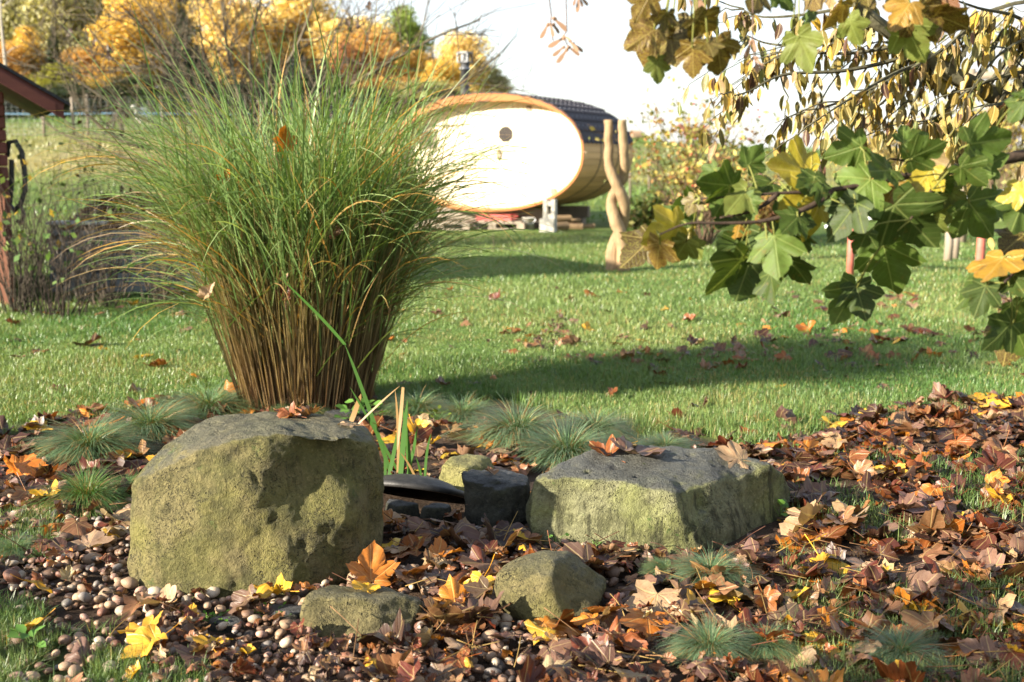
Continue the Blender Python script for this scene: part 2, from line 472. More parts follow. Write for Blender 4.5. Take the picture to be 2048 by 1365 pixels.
# ================================================================== boulders
ROCKS = []        # (object, world verts) for resting things on them
def boulder(name, pts, label, mat, voxel=.011, smooth=6, amp=(.012, .004, .0016), seed=0.0, dents=(), cat='boulder', group=None, ridge=0):
    bm = bmesh.new()
    for p in pts: bm.verts.new(p)
    r = bmesh.ops.convex_hull(bm, input=bm.verts[:])
    junk = [e for e in r['geom_interior'] + r['geom_unused'] if isinstance(e, bmesh.types.BMVert)]
    bmesh.ops.delete(bm, geom=list(set(junk)), context='VERTS')
    me0 = bpy.data.meshes.new('tmp'); bm.to_mesh(me0); bm.free()
    c = sum((Vector(p) for p in pts), Vector()) / len(pts); c.z = 0
    o = bpy.data.objects.new(name, me0); COL.objects.link(o)
    rm = o.modifiers.new('r', 'REMESH'); rm.mode = 'VOXEL'; rm.voxel_size = voxel
    dg = bpy.context.evaluated_depsgraph_get()
    me = bpy.data.meshes.new_from_object(o.evaluated_get(dg)); me.name = name
    o.modifiers.clear(); o.data = me
    bm = bmesh.new(); bm.from_mesh(me)
    for _ in range(smooth): bmesh.ops.smooth_vert(bm, verts=bm.verts[:], factor=.5, use_axis_x=True, use_axis_y=True, use_axis_z=True)
    bm.normal_update()
    new = []
    for vt in bm.verts:
        p, nn = vt.co, vt.normal
        q = p + Vector((seed, seed * 2, 0))
        d = amp[0] * noise.fractal(q * 5, .9, 2.1, 3) + amp[1] * noise.fractal(q * 22, .8, 2.1, 3) + amp[2] * noise.noise(q * 90)
        k = noise.noise(q * 13)
        if k > .42: d -= (k - .42) * amp[1] * 6              # pits
        if ridge:
            d += ridge * (abs(noise.noise(Vector((q.x * 3, q.y * 3, q.z * 14)))) - .25)
        for (dp, rad, depth) in dents:
            e = (p - Vector(dp)).length / rad
            if e < 1: d -= depth * (1 - e * e) ** 2
        new.append(p + nn * d)
    for vt, q in zip(bm.verts, new): vt.co = q - c
    for f in bm.faces: f.smooth = True
    bm.to_mesh(me); bm.free()
    o.location = c
    me.materials.clear(); me.materials.append(mat)
    tag(o, label, cat, group)
    n = len(me.vertices); co = np.empty(n * 3, np.float32); me.vertices.foreach_get('co', co)
    ROCKS.append((o, co.reshape(-1, 3) + np.array(c)))
    return o

def crackline(px, Y0, Y1, r, d, n=9):
    out = []
    for (a, b) in zip(px, px[1:]):
        for k in range(n):
            t = k / n; f = (px.index(a) + t) / (len(px) - 1)
            out.append((at(a[0] + (b[0] - a[0]) * t + rnd.uniform(-2, 2), a[1] + (b[1] - a[1]) * t, Y0 + (Y1 - Y0) * f), r, d * .5))
    return out
OL, TN, GR = (.105, .099, .028), (.168, .140, .058), (.118, .114, .092)
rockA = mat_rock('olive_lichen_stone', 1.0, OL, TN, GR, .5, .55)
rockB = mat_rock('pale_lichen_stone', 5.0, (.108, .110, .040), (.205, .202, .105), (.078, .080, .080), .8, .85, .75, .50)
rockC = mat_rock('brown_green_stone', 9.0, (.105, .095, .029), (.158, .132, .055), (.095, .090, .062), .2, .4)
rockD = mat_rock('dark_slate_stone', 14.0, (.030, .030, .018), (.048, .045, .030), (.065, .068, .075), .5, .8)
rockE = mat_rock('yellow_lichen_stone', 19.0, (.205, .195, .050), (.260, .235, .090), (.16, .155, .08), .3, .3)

def P(*a): return [at(*q) for q in a]
# tall upright boulder: front outline, top edge, back
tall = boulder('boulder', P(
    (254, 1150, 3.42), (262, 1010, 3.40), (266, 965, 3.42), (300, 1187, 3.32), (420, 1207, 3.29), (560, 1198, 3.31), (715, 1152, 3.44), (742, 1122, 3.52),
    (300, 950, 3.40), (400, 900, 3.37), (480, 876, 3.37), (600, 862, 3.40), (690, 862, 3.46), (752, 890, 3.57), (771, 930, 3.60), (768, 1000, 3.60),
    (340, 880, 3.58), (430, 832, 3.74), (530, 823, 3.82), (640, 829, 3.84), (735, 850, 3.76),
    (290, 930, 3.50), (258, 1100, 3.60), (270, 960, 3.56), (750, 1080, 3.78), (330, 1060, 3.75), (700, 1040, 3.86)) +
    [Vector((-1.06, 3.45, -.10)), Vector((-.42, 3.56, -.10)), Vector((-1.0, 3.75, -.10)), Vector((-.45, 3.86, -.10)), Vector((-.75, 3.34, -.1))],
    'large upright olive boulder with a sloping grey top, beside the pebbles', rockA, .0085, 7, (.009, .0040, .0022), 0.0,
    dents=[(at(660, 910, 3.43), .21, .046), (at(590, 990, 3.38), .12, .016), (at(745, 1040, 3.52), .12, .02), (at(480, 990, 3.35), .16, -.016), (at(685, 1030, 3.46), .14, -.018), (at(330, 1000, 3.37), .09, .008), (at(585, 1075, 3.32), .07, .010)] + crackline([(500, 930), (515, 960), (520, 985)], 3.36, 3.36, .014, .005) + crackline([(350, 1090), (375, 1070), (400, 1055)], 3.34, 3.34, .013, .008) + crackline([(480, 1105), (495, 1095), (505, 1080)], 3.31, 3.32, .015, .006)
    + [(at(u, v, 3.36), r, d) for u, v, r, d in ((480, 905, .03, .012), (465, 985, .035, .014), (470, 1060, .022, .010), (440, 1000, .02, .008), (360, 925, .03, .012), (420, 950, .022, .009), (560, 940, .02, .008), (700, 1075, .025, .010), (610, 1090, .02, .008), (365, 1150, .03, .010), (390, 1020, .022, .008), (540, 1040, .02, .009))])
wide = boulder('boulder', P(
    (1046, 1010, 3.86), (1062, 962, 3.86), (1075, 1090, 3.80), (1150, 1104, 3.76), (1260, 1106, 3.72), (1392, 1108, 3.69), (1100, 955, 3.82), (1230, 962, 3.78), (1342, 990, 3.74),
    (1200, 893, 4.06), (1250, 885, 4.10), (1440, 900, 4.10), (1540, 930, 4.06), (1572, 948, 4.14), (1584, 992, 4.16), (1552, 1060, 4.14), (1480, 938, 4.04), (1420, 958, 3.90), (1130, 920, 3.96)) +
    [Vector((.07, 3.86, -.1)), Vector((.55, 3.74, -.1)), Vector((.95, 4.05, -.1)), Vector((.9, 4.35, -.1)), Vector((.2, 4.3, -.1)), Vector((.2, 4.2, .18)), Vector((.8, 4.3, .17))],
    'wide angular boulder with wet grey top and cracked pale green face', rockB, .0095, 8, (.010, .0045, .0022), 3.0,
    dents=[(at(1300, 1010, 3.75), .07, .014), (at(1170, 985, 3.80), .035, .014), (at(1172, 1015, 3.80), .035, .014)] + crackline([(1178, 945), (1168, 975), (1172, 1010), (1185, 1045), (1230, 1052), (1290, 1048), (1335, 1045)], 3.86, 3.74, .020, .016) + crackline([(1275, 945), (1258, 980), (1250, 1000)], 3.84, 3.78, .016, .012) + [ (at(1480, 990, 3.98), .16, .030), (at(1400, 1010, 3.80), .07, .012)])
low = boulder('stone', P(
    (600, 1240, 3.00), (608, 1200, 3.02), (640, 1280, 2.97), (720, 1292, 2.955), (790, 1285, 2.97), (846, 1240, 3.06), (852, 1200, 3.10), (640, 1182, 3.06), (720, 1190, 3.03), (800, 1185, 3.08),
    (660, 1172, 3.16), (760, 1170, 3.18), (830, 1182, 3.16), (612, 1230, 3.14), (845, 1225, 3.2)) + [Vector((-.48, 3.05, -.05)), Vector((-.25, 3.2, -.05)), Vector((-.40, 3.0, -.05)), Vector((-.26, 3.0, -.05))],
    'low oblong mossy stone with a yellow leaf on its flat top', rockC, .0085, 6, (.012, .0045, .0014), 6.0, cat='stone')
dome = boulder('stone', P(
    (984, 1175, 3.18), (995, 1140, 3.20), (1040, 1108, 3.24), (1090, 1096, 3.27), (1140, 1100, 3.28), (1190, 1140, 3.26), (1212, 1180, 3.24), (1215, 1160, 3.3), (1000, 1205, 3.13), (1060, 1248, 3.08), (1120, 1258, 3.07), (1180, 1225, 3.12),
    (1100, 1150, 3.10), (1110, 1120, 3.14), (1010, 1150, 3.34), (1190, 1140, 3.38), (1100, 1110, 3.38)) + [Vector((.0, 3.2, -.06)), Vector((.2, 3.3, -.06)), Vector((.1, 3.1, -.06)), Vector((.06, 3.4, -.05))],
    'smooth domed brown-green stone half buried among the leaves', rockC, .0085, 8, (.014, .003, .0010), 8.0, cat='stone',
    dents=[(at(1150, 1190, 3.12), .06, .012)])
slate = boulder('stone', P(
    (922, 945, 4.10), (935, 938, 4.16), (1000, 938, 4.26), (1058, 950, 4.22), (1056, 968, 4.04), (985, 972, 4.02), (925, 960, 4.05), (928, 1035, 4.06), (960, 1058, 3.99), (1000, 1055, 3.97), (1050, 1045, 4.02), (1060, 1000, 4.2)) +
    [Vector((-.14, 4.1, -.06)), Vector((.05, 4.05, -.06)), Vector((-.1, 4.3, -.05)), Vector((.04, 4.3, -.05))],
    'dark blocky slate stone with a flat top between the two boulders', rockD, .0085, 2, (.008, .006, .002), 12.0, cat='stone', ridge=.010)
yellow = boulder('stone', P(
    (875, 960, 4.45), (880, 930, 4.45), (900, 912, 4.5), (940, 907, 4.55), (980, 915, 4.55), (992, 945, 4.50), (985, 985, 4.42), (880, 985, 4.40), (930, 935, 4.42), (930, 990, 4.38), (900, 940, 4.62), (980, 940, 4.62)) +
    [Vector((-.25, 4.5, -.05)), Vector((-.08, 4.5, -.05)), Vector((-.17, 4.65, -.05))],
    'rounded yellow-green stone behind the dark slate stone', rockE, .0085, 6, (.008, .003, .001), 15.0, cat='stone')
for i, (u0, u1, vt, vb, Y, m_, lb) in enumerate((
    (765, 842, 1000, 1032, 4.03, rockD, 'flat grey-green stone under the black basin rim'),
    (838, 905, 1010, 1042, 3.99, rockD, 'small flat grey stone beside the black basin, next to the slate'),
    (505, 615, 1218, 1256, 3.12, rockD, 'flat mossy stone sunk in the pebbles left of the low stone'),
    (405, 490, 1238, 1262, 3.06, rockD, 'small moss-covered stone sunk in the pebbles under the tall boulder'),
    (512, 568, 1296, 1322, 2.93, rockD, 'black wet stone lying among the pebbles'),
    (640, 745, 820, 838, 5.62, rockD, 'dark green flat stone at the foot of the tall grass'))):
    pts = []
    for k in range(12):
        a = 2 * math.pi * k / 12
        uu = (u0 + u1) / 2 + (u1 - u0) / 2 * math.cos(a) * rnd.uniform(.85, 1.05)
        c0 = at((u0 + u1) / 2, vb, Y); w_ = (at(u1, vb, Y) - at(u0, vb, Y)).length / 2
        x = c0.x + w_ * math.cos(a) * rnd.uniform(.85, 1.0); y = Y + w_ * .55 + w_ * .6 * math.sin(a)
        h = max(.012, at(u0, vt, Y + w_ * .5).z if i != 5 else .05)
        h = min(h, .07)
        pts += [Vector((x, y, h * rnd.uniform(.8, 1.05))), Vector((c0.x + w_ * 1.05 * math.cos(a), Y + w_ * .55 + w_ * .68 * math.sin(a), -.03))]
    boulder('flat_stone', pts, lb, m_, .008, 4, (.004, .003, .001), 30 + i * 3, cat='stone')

# black plastic basin tilted between the stones: a shallow bowl with a rolled rim
def lathe(prof, n=32, close=False):
    mb = MB(); pts = []; fs = []
    for (r, z) in prof:
        for k in range(n):
            a = 2 * math.pi * k / n; pts.append(Vector((r * math.cos(a), r * math.sin(a), z)))
    for i in range(len(prof) - 1):
        for k in range(n):
            fs.append((i * n + k, i * n + (k + 1) % n, (i + 1) * n + (k + 1) % n, (i + 1) * n + k))
    mb.poly(pts, fs); return mb
bas = empty('water_basin', at(832, 985, 4.30)); bas.location.z = .062
tag(bas, 'black plastic basin lying upside down and tilted between boulder and slate stone', 'basin')
lathe([(.0, .034), (.08, .030), (.135, .015), (.168, -.008), (.176, -.014), (.172, -.020), (.13, .004), (.08, .020), (0, .024)]).build('bowl', M['rubber'], bas, True)
lathe([(.168, -.006), (.186, -.006), (.196, -.016), (.196, -.030), (.188, -.032), (.184, -.020), (.168, -.018)]).build('rim', M['rubber'], bas, True)
bas.rotation_euler = (R(-21), R(7), 0)

# ------------------------------------------------------------------ height map for resting small things
HX0, HX1, HY0, HY1, HS = -5.2, 6.5, 2.0, 9.5, .02
nhx, nhy = int((HX1 - HX0) / HS) + 1, int((HY1 - HY0) / HS) + 1
hx = HX0 + np.arange(nhx) * HS; hy = HY0 + np.arange(nhy) * HS
HM = terr(*np.meshgrid(hx, hy, indexing='ij'))
hxg, hyg = np.meshgrid(hx, hy, indexing='ij')
HM = HM + .018 * (vnoise(hxg, hyg, 6) - .5)
RM = np.zeros_like(HM, bool)
for o, co in ROCKS:
    keep = co[:, 2] > .012
    ii = np.clip(((co[keep, 0] - HX0) / HS).round().astype(int), 0, nhx - 1); jj = np.clip(((co[keep, 1] - HY0) / HS).round().astype(int), 0, nhy - 1)
    np.maximum.at(HM, (ii, jj), co[keep, 2]); RM[ii, jj] = True
bi, bj = int((bas.location.x - HX0) / HS), int((bas.location.y - HY0) / HS)
RM[bi - 9:bi + 10, bj - 9:bj + 10] = True
def hm_idx(x, y): return min(max(int(round((x - HX0) / HS)), 0), nhx - 1), min(max(int(round((y - HY0) / HS)), 0), nhy - 1)
def rock_near(x, y, r):
    i, j = hm_idx(x, y); k = int(r / HS)
    return RM[max(0, i - k):i + k + 1, max(0, j - k):j + k + 1].any()
def hm_get(x, y, r=.03):
    i, j = hm_idx(x, y); k = max(1, int(r / HS))
    a = HM[max(0, i - k):i + k + 1, max(0, j - k):j + k + 1]
    a = a[~RM[max(0, i - k):i + k + 1, max(0, j - k):j + k + 1]]
    if a.size == 0: return .01, .01
    return float(a.mean()), float(a.max())
def hm_raise(x, y, r, top):
    i, j = hm_idx(x, y); k = max(1, int(r / HS))
    a = HM[max(0, i - k):i + k + 1, max(0, j - k):j + k + 1]
    np.maximum(a, top, out=a)

def inpoly(u, v, poly):
    poly = np.asarray(poly, float); r = np.zeros(np.shape(u), bool)
    x0, y0 = poly[-1]
    for x1, y1 in poly:
        c = ((y0 > v) != (y1 > v)) & (u < (x1 - x0) * (v - y0) / (y1 - y0 + 1e-9) + x0)
        r ^= c; x0, y0 = x1, y1
    return r

LAND = [(-.72, 3.1, 'below the tall boulder'), (-.35, 2.85, 'in front of the low oblong stone'), (.10, 2.9, 'in front of the domed stone'), (.32, 3.2, 'right beside the domed stone'),
        (-.1, 3.45, 'between the tall boulder and the domed stone'), (-.2, 3.85, 'in front of the dark slate stone'), (-.12, 4.75, 'behind the yellow-green stone'),
        (.5, 3.45, 'in front of the wide boulder'), (1.15, 3.9, 'right of the wide boulder'), (1.3, 3.2, 'on the leafy ground right of the fescue tufts'), (.55, 2.9, 'by the front fescue tuft'),
        (1.0, 2.85, 'by the fescue tuft in the leaf carpet'), (1.6, 4.6, 'in the dark leaf drift on the lawn edge'), (2.2, 4.2, 'in the leaf drift away from the boulders'), (-1.25, 3.2, 'on the pebbles left of the tall boulder'),
        (-1.3, 2.8, 'on the grass at the edge of the pebbles'), (-1.5, 4.1, 'by the fescue cushion left of the tall boulder'), (-1.9, 4.9, 'on the lawn edge by the long fescue cushion'), (-.9, 4.9, 'beside the fescue behind the tall boulder'),
        (.4, 5.0, 'by the fescue behind the wide boulder'), (1.0, 5.0, 'on the lawn behind the wide boulder'), (1.5, 7.3, 'in the shaded lawn strip'), (.2, 8.0, 'in the small heap on the lawn'), (-2.4, 6.5, 'on the lawn left of the tall grass')]
def place_words(x, y):
    return min(LAND, key=lambda q: (q[0] - x) ** 2 + ((q[1] - y) * .8) ** 2)[2]

# ================================================================== pebbles
PEB = []
for s_ in range(7):
    bm = bmesh.new(); bmesh.ops.create_icosphere(bm, subdivisions=2, radius=.5)
    sx, sy, sz = rnd.uniform(.9, 1.15), rnd.uniform(.68, .95), rnd.uniform(.5, .75)
    for vt in bm.verts:
        d = 1 + .16 * noise.noise(vt.co * 2.2 + Vector((s_ * 5, 0, 0)))
        vt.co = Vector((vt.co.x * sx, vt.co.y * sy, vt.co.z * sz)) * d
    for f in bm.faces: f.smooth = True
    me = bpy.data.meshes.new('pebble'); bm.to_mesh(me); bm.free()
    a = me.attributes.new('Col', 'FLOAT_COLOR', 'POINT'); a.data.foreach_set('color', np.ones(len(me.vertices) * 4, np.float32))
    me.materials.append(M['stone']); PEB.append(me)
PCOL = [('cream', (0.480, 0.384, 0.276)), ('tan', (0.336, 0.222, 0.138)), ('brown', (0.162, 0.094, 0.058)), ('grey', (0.204, 0.174, 0.150)), ('pinkish', (0.384, 0.234, 0.174)), ('dark', (0.054, 0.042, 0.036)), ('reddish-brown', (0.192, 0.086, 0.054))]
PW = [.13, .30, .22, .10, .12, .04, .11]
PEBZ = [(70, 1010), (200, 1000), (262, 1000), (262, 1190), (600, 1200), (720, 1130), (800, 1180), (860, 1290), (1010, 1310), (1040, 1420), (220, 1420), (330, 1310), (230, 1230), (40, 1190), (-60, 1120)]
peb = []
cnt = 0
while len(peb) < 3300 and cnt < 120000:
    cnt += 1
    u, v = rnd.uniform(-80, 1250), rnd.uniform(970, 1440)
    core = bool(inpoly(u, v, PEBZ))
    if not core and rnd.random() > .03: continue
    x, y = groundv(u, v)
    if rnd.random() > (y / 3.6) ** 2: continue
    if float(bedmask(x, y)) < .35 and rnd.random() > .08: continue
    if rock_near(x, y, .015): continue
    if rnd.random() < .45 and vnoise(x, y, 3.5, 4) < .35: continue
    s = min(.065, max(.015, rnd.lognormvariate(math.log(.026), .32)))
    h, _ = hm_get(x, y, s * .4)
    if h > .027: continue
    z = h + s * .16
    hm_raise(x, y, s * .35, z + s * .18)
    peb.append((s / math.hypot(x, y), x, y, z, s, rnd.choices(range(7), PW)[0], rnd.randrange(7)))
peb.sort(reverse=True)
def leaf_rot(tilt): return Euler((rnd.gauss(0, tilt), rnd.gauss(0, tilt), rnd.uniform(0, 6.283)))
rest = []
nobj = 0
for q in peb:
    _, x, y, z, s, ci, mi = q
    u, v = project(x, y, z)
    rot = Euler((rnd.gauss(0, .3), rnd.gauss(0, .3), rnd.uniform(0, 6.28)))
    nm, c = PCOL[ci]; k = rnd.uniform(.75, 1.25); c = tuple(min(.8, t * k) for t in c)
    if nobj < 300 and 0 < u < 2048 and v < 1365:
        nobj += 1
        o = bpy.data.objects.new('pebble', PEB[mi]); COL.objects.link(o)
        o.location = (x, y, z); o.rotation_euler = rot; o.scale = (s, s, s); o.color = c + (1,)
        pw = place_words(x, y)
        tag(o, f'{nm} rounded pebble {pw}', 'pebble', f'{nm} pebbles {pw}')
    else: rest.append((x, y, z, s, c, mi, rot))
def join_instances(name, items, mat):
    """items: (matrix, colour, V, F, uv)"""
    Vs, Cs, Fs, Us = [], [], {}, []; b = 0
    for (Mx, c, V, Fl, uv) in items:
        A = np.array(Mx)
        Vs.append(V @ A[:3, :3].T + A[:3, 3]); Cs.append(c * np.ones((len(V), 1)) if np.ndim(c) == 1 else c)
        for f in Fl: Fs.setdefault(f.shape[1], []).append(f + b)
        if uv is not None: Us.append(uv)
        b += len(V)
    return mesh_np(name, np.concatenate(Vs), [np.concatenate(f) for f in Fs.values()], np.concatenate(Cs), np.concatenate(Us) if Us else None)
PG = []
for me in PEB:
    n = len(me.vertices); co = np.empty(n * 3, np.float32); me.vertices.foreach_get('co', co)
    PG.append((co.reshape(-1, 3), [np.array([list(p.vertices) for p in me.polygons])]))
me = join_instances('pebbles', [(Matrix.Translation((x, y, z)) @ r.to_matrix().to_4x4() @ Matrix.Diagonal((s, s, s, 1)), np.array(c), PG[mi][0], PG[mi][1], None) for (x, y, z, s, c, mi, r) in rest], M['stone'])
tag(link('gravel', me, M['stone']), 'brown and cream gravel filling the bed between the larger pebbles', 'gravel', kind='stuff')

# ================================================================== sycamore leaf shapes
HALF = [(.0, 0.0), (.06, -.09), (.14, -.17), (.25, -.19), (.35, -.17), (.46, -.16), (.455, -.07), (.44, .0), (.40, .05), (.48, .08), (.55, .15), (.60, .20), (.65, .28), (.73, .43), (.64, .45), (.57, .51), (.49, .52), (.41, .53), (.315, .46),
        (.355, .54), (.37, .62), (.345, .69), (.29, .75), (.26, .82), (.19, .86), (.13, .93), (.05, .98), (0, 1.06)]
def leaf_geo(seed, curl, fold, droop, wob, stalk=.55, narrow=1.0):
    r = random.Random(seed)
    ring = [(x * narrow, y) for x, y in HALF] + [(-x * narrow, y) for x, y in HALF[-2:0:-1]]
    ring = [(x * (1 + r.uniform(-.05, .05)), y * (1 + r.uniform(-.04, .04))) for x, y in ring]
    sk = r.uniform(-.12, .12)
    ring = [(x + sk * y * y, y) for x, y in ring]
    n = len(ring); cx, cy = 0, .16
    pts = [(cx, cy)] + [(cx + (x - cx) * .5, cy + (y - cy) * .5) for x, y in ring] + ring
    V = []
    ph = r.uniform(0, 6.28)
    for i, (x, y) in enumerate(pts):
        d2 = x * x + (y - .3) ** 2
        z = curl * d2 * (1 + .5 * math.sin(3 * math.atan2(y - .2, x) + ph)) + fold * abs(x) + droop * y * y * math.copysign(1, y)
        z += wob * noise.noise(Vector((x * 3.2, y * 3.2, seed * 3.1)))
        a = math.atan2(y, abs(x) + 1e-6)
        z += .035 * math.cos(a * 7.5) * math.hypot(x, y)
        V.append((x, y, z))
    V = np.array(V)
    uv = np.array(pts)
    k = np.arange(n); k2 = (k + 1) % n
    T = np.stack([np.zeros(n, int), 1 + k, 1 + k2], 1)
    Q = np.stack([1 + k, 1 + n + k, 1 + n + k2, 1 + k2], 1)
    C = np.ones((len(V), 3))
    # stalk: thin three-sided tube leaving the base
    if stalk > 0:
        b = len(V); base = V[1 + n]; sv_, sc_ = [], []
        bend = r.uniform(-.25, .25); lift = r.uniform(-.08, .22)
        for i in range(5):
            t = i / 4
            c = np.array([base[0] + bend * t * t, base[1] + .03 - stalk * t, base[2] + lift * t * t])
            rad = .013 * (1 - .3 * t) + (.006 if i == 4 else 0)
            for q in range(3):
                aa = q * 2.094; sv_.append(c + np.array([math.cos(aa) * rad, 0, math.sin(aa) * rad])); sc_.append((1.5, 1.35, 1.0))
        V = np.concatenate([V, np.array(sv_)]); C = np.concatenate([C, np.array(sc_)]); uv = np.concatenate([uv, np.zeros((15, 2)) + (.3, -.6)])
        Q2 = []
        for i in range(4):
            for q in range(3): Q2.append((b + i * 3 + q, b + i * 3 + (q + 1) % 3, b + i * 3 + 3 + (q + 1) % 3, b + i * 3 + 3 + q))
        Q = np.concatenate([Q, np.array(Q2)])
    return V, [T, Q], C, uv
def leaf_mesh(name, gset, mat):
    V, Fl, C, uv = gset
    me = mesh_np(name, V, Fl, C, uv); me.materials.append(mat); return me
LG = [leaf_geo(100 + i, rnd.uniform(-.22, .30), rnd.uniform(-.1, .28), rnd.uniform(-.22, .20), rnd.uniform(.08, .22), rnd.choice((0, .5, .8, .9)), rnd.uniform(.8, 1.0)) for i in range(9)]
LG += [leaf_geo(200 + i, rnd.uniform(.2, .75), rnd.uniform(.15, .6), rnd.uniform(-.5, .35), rnd.uniform(.2, .38), rnd.choice((0, .6, .8)), rnd.uniform(.6, .9)) for i in range(7)]
LSTATE = ['flat'] * 9 + ['curled'] * 7
LM = [leaf_mesh('fallen_leaf', q, M['leaf']) for q in LG]
LCOL = {'pale tan': (0.354, 0.236, 0.136), 'tan-brown': (0.206, 0.100, 0.047), 'russet': (0.183, 0.057, 0.015), 'dark brown': (0.050, 0.021, 0.014), 'mauve-brown': (0.153, 0.085, 0.059), 'orange': (0.425, 0.147, 0.017), 'golden yellow': (0.543, 0.313, 0.026), 'red-brown': (0.106, 0.026, 0.013)}
CN = list(LCOL)
leaves = []     # (screen size, matrix, colour name, colour, geo index, place)
def leaf_color(weights):
    nm = rnd.choices(CN, weights)[0]; c = LCOL[nm]; k = rnd.uniform(.72, 1.25)
    return nm, tuple(min(.85, max(.008, t * k * rnd.uniform(.92, 1.08))) for t in c)
W_CARP = [12, 22, 14, 18, 20, 9, 6, 14]
W_DARK = [4, 20, 16, 32, 14, 7, 3, 18]
W_LAWN = [10, 20, 12, 20, 16, 12, 8, 8]
W_PEB = [20, 18, 10, 12, 14, 8, 16, 10]
def put_leaf(x, y, size, wts, tilt=.25, z=None, gi=None, col=None, rot=None, stack=.011, words=None, on_rock=False):
    nm, c = leaf_color(wts) if col is None else (col, LCOL[col])
    gi = rnd.randrange(16) if gi is None else gi
    h, hmx = hm_get(x, y, size * .30)
    zz = (h * .55 + hmx * .45) + .008 + (size * .04 if gi >= 9 else 0) if z is None else z
    e = leaf_rot(tilt) if rot is None else rot
    if rot is None and rnd.random() < .38: e = Euler((math.pi + rnd.gauss(0, tilt), rnd.gauss(0, tilt), rnd.uniform(0, 6.28)))
    Mx = Matrix.Translation((x, y, zz)) @ e.to_matrix().to_4x4() @ Matrix.Diagonal((size, size, size, 1)) @ Matrix.Translation((0, -.35, 0))
    if not on_rock: hm_raise(x, y, size * .3, min(zz + stack * rnd.uniform(.3, 1), .048))
    leaves.append((size / math.hypot(x, y), Mx, nm, c, gi, words or place_words(x, y), (x, y, zz), on_rock))

ZONES = [  # pixel polygon on the ground, leaves per m2, weights, tilt
    ([(755, 1005), (925, 1040), (1060, 1050), (1080, 1110), (1395, 1115), (1570, 1085), (2560, 1075), (2560, 1430), (640, 1430), (860, 1300), (850, 1200), (720, 1150)], 190, W_CARP, .30),
    ([(1590, 985), (1500, 950), (1420, 905), (1600, 880), (1690, 845), (1850, 812), (2560, 795), (2560, 1080), (1570, 1090)], 235, W_DARK, .30),
    ([(1560, 1080), (2560, 1070), (2560, 1430), (1260, 1430), (1400, 1200)], 100, W_DARK, .35),
    ([(-420, 870), (0, 865), (150, 825), (320, 805), (330, 870), (262, 960), (262, 1010), (150, 1030), (-420, 1050)], 125, W_CARP, .25),
    ([(-420, 1040), (255, 1000), (255, 1150), (60, 1120), (-420, 1090)], 60, W_PEB, .25),
    ([(770, 850), (880, 835), (950, 870), (1050, 895), (1060, 950), (880, 960), (770, 975)], 150, W_CARP, .25),
    ([(260, 1195), (600, 1190), (720, 1140), (850, 1290), (700, 1430), (150, 1430), (260, 1280), (30, 1180)], 34, W_PEB, .25),
    ([(0, 1240), (250, 1300), (280, 1430), (-80, 1430)], 16, W_PEB, .25),
    ([(1000, 660), (1120, 645), (1150, 690), (1010, 705)], 60, W_LAWN, .35),
    ([(1130, 690), (1300, 680), (1700, 670), (2560, 665), (2560, 740), (1300, 745), (1120, 730)], 26, W_DARK, .35),
    ([(1260, 700), (1480, 690), (1520, 770), (1300, 770)], 14, W_DARK, .35),
    ([(-420, 600), (2560, 560), (2560, 830), (1500, 890), (1000, 800), (300, 800), (-420, 860)], 4.5, W_LAWN, .3),
    ([(1250, 880), (1600, 860), (1900, 800), (2560, 780), (2560, 830), (1500, 930)], 34, W_DARK, .3),
    ([(330, 800), (760, 800), (790, 870), (740, 960), (300, 960)], 100, W_CARP, .25),
    ([(1060, 820), (1300, 850), (1480, 900), (1180, 890)], 20, W_CARP, .3),
    ([(300, 800), (500, 770), (480, 800), (330, 830)], 40, W_CARP, .3)]
for poly, dens, wts, tilt in ZONES:
    pu = [q[0] for q in poly]; pv = [q[1] for q in poly]
    gx, gy = groundv(np.array(pu, float), np.array(pv, float))
    x0, x1, y0, y1 = gx.min(), gx.max(), gy.min(), gy.max()
    n = int((x1 - x0) * (y1 - y0) * dens)
    for _ in range(n):
        x, y = rnd.uniform(x0, x1), rnd.uniform(y0, y1)
        u, v = project(x, y, 0.0)
        if not inpoly(np.array(u), np.array(v), poly): continue
        if dens > 100 and vnoise(x, y, 4.5, 6) < .24: continue
        s = min(.15, max(.032, rnd.gauss(.086, .027)))
        if rock_near(x, y, s * .28): continue
        put_leaf(x, y, s, wts, tilt)
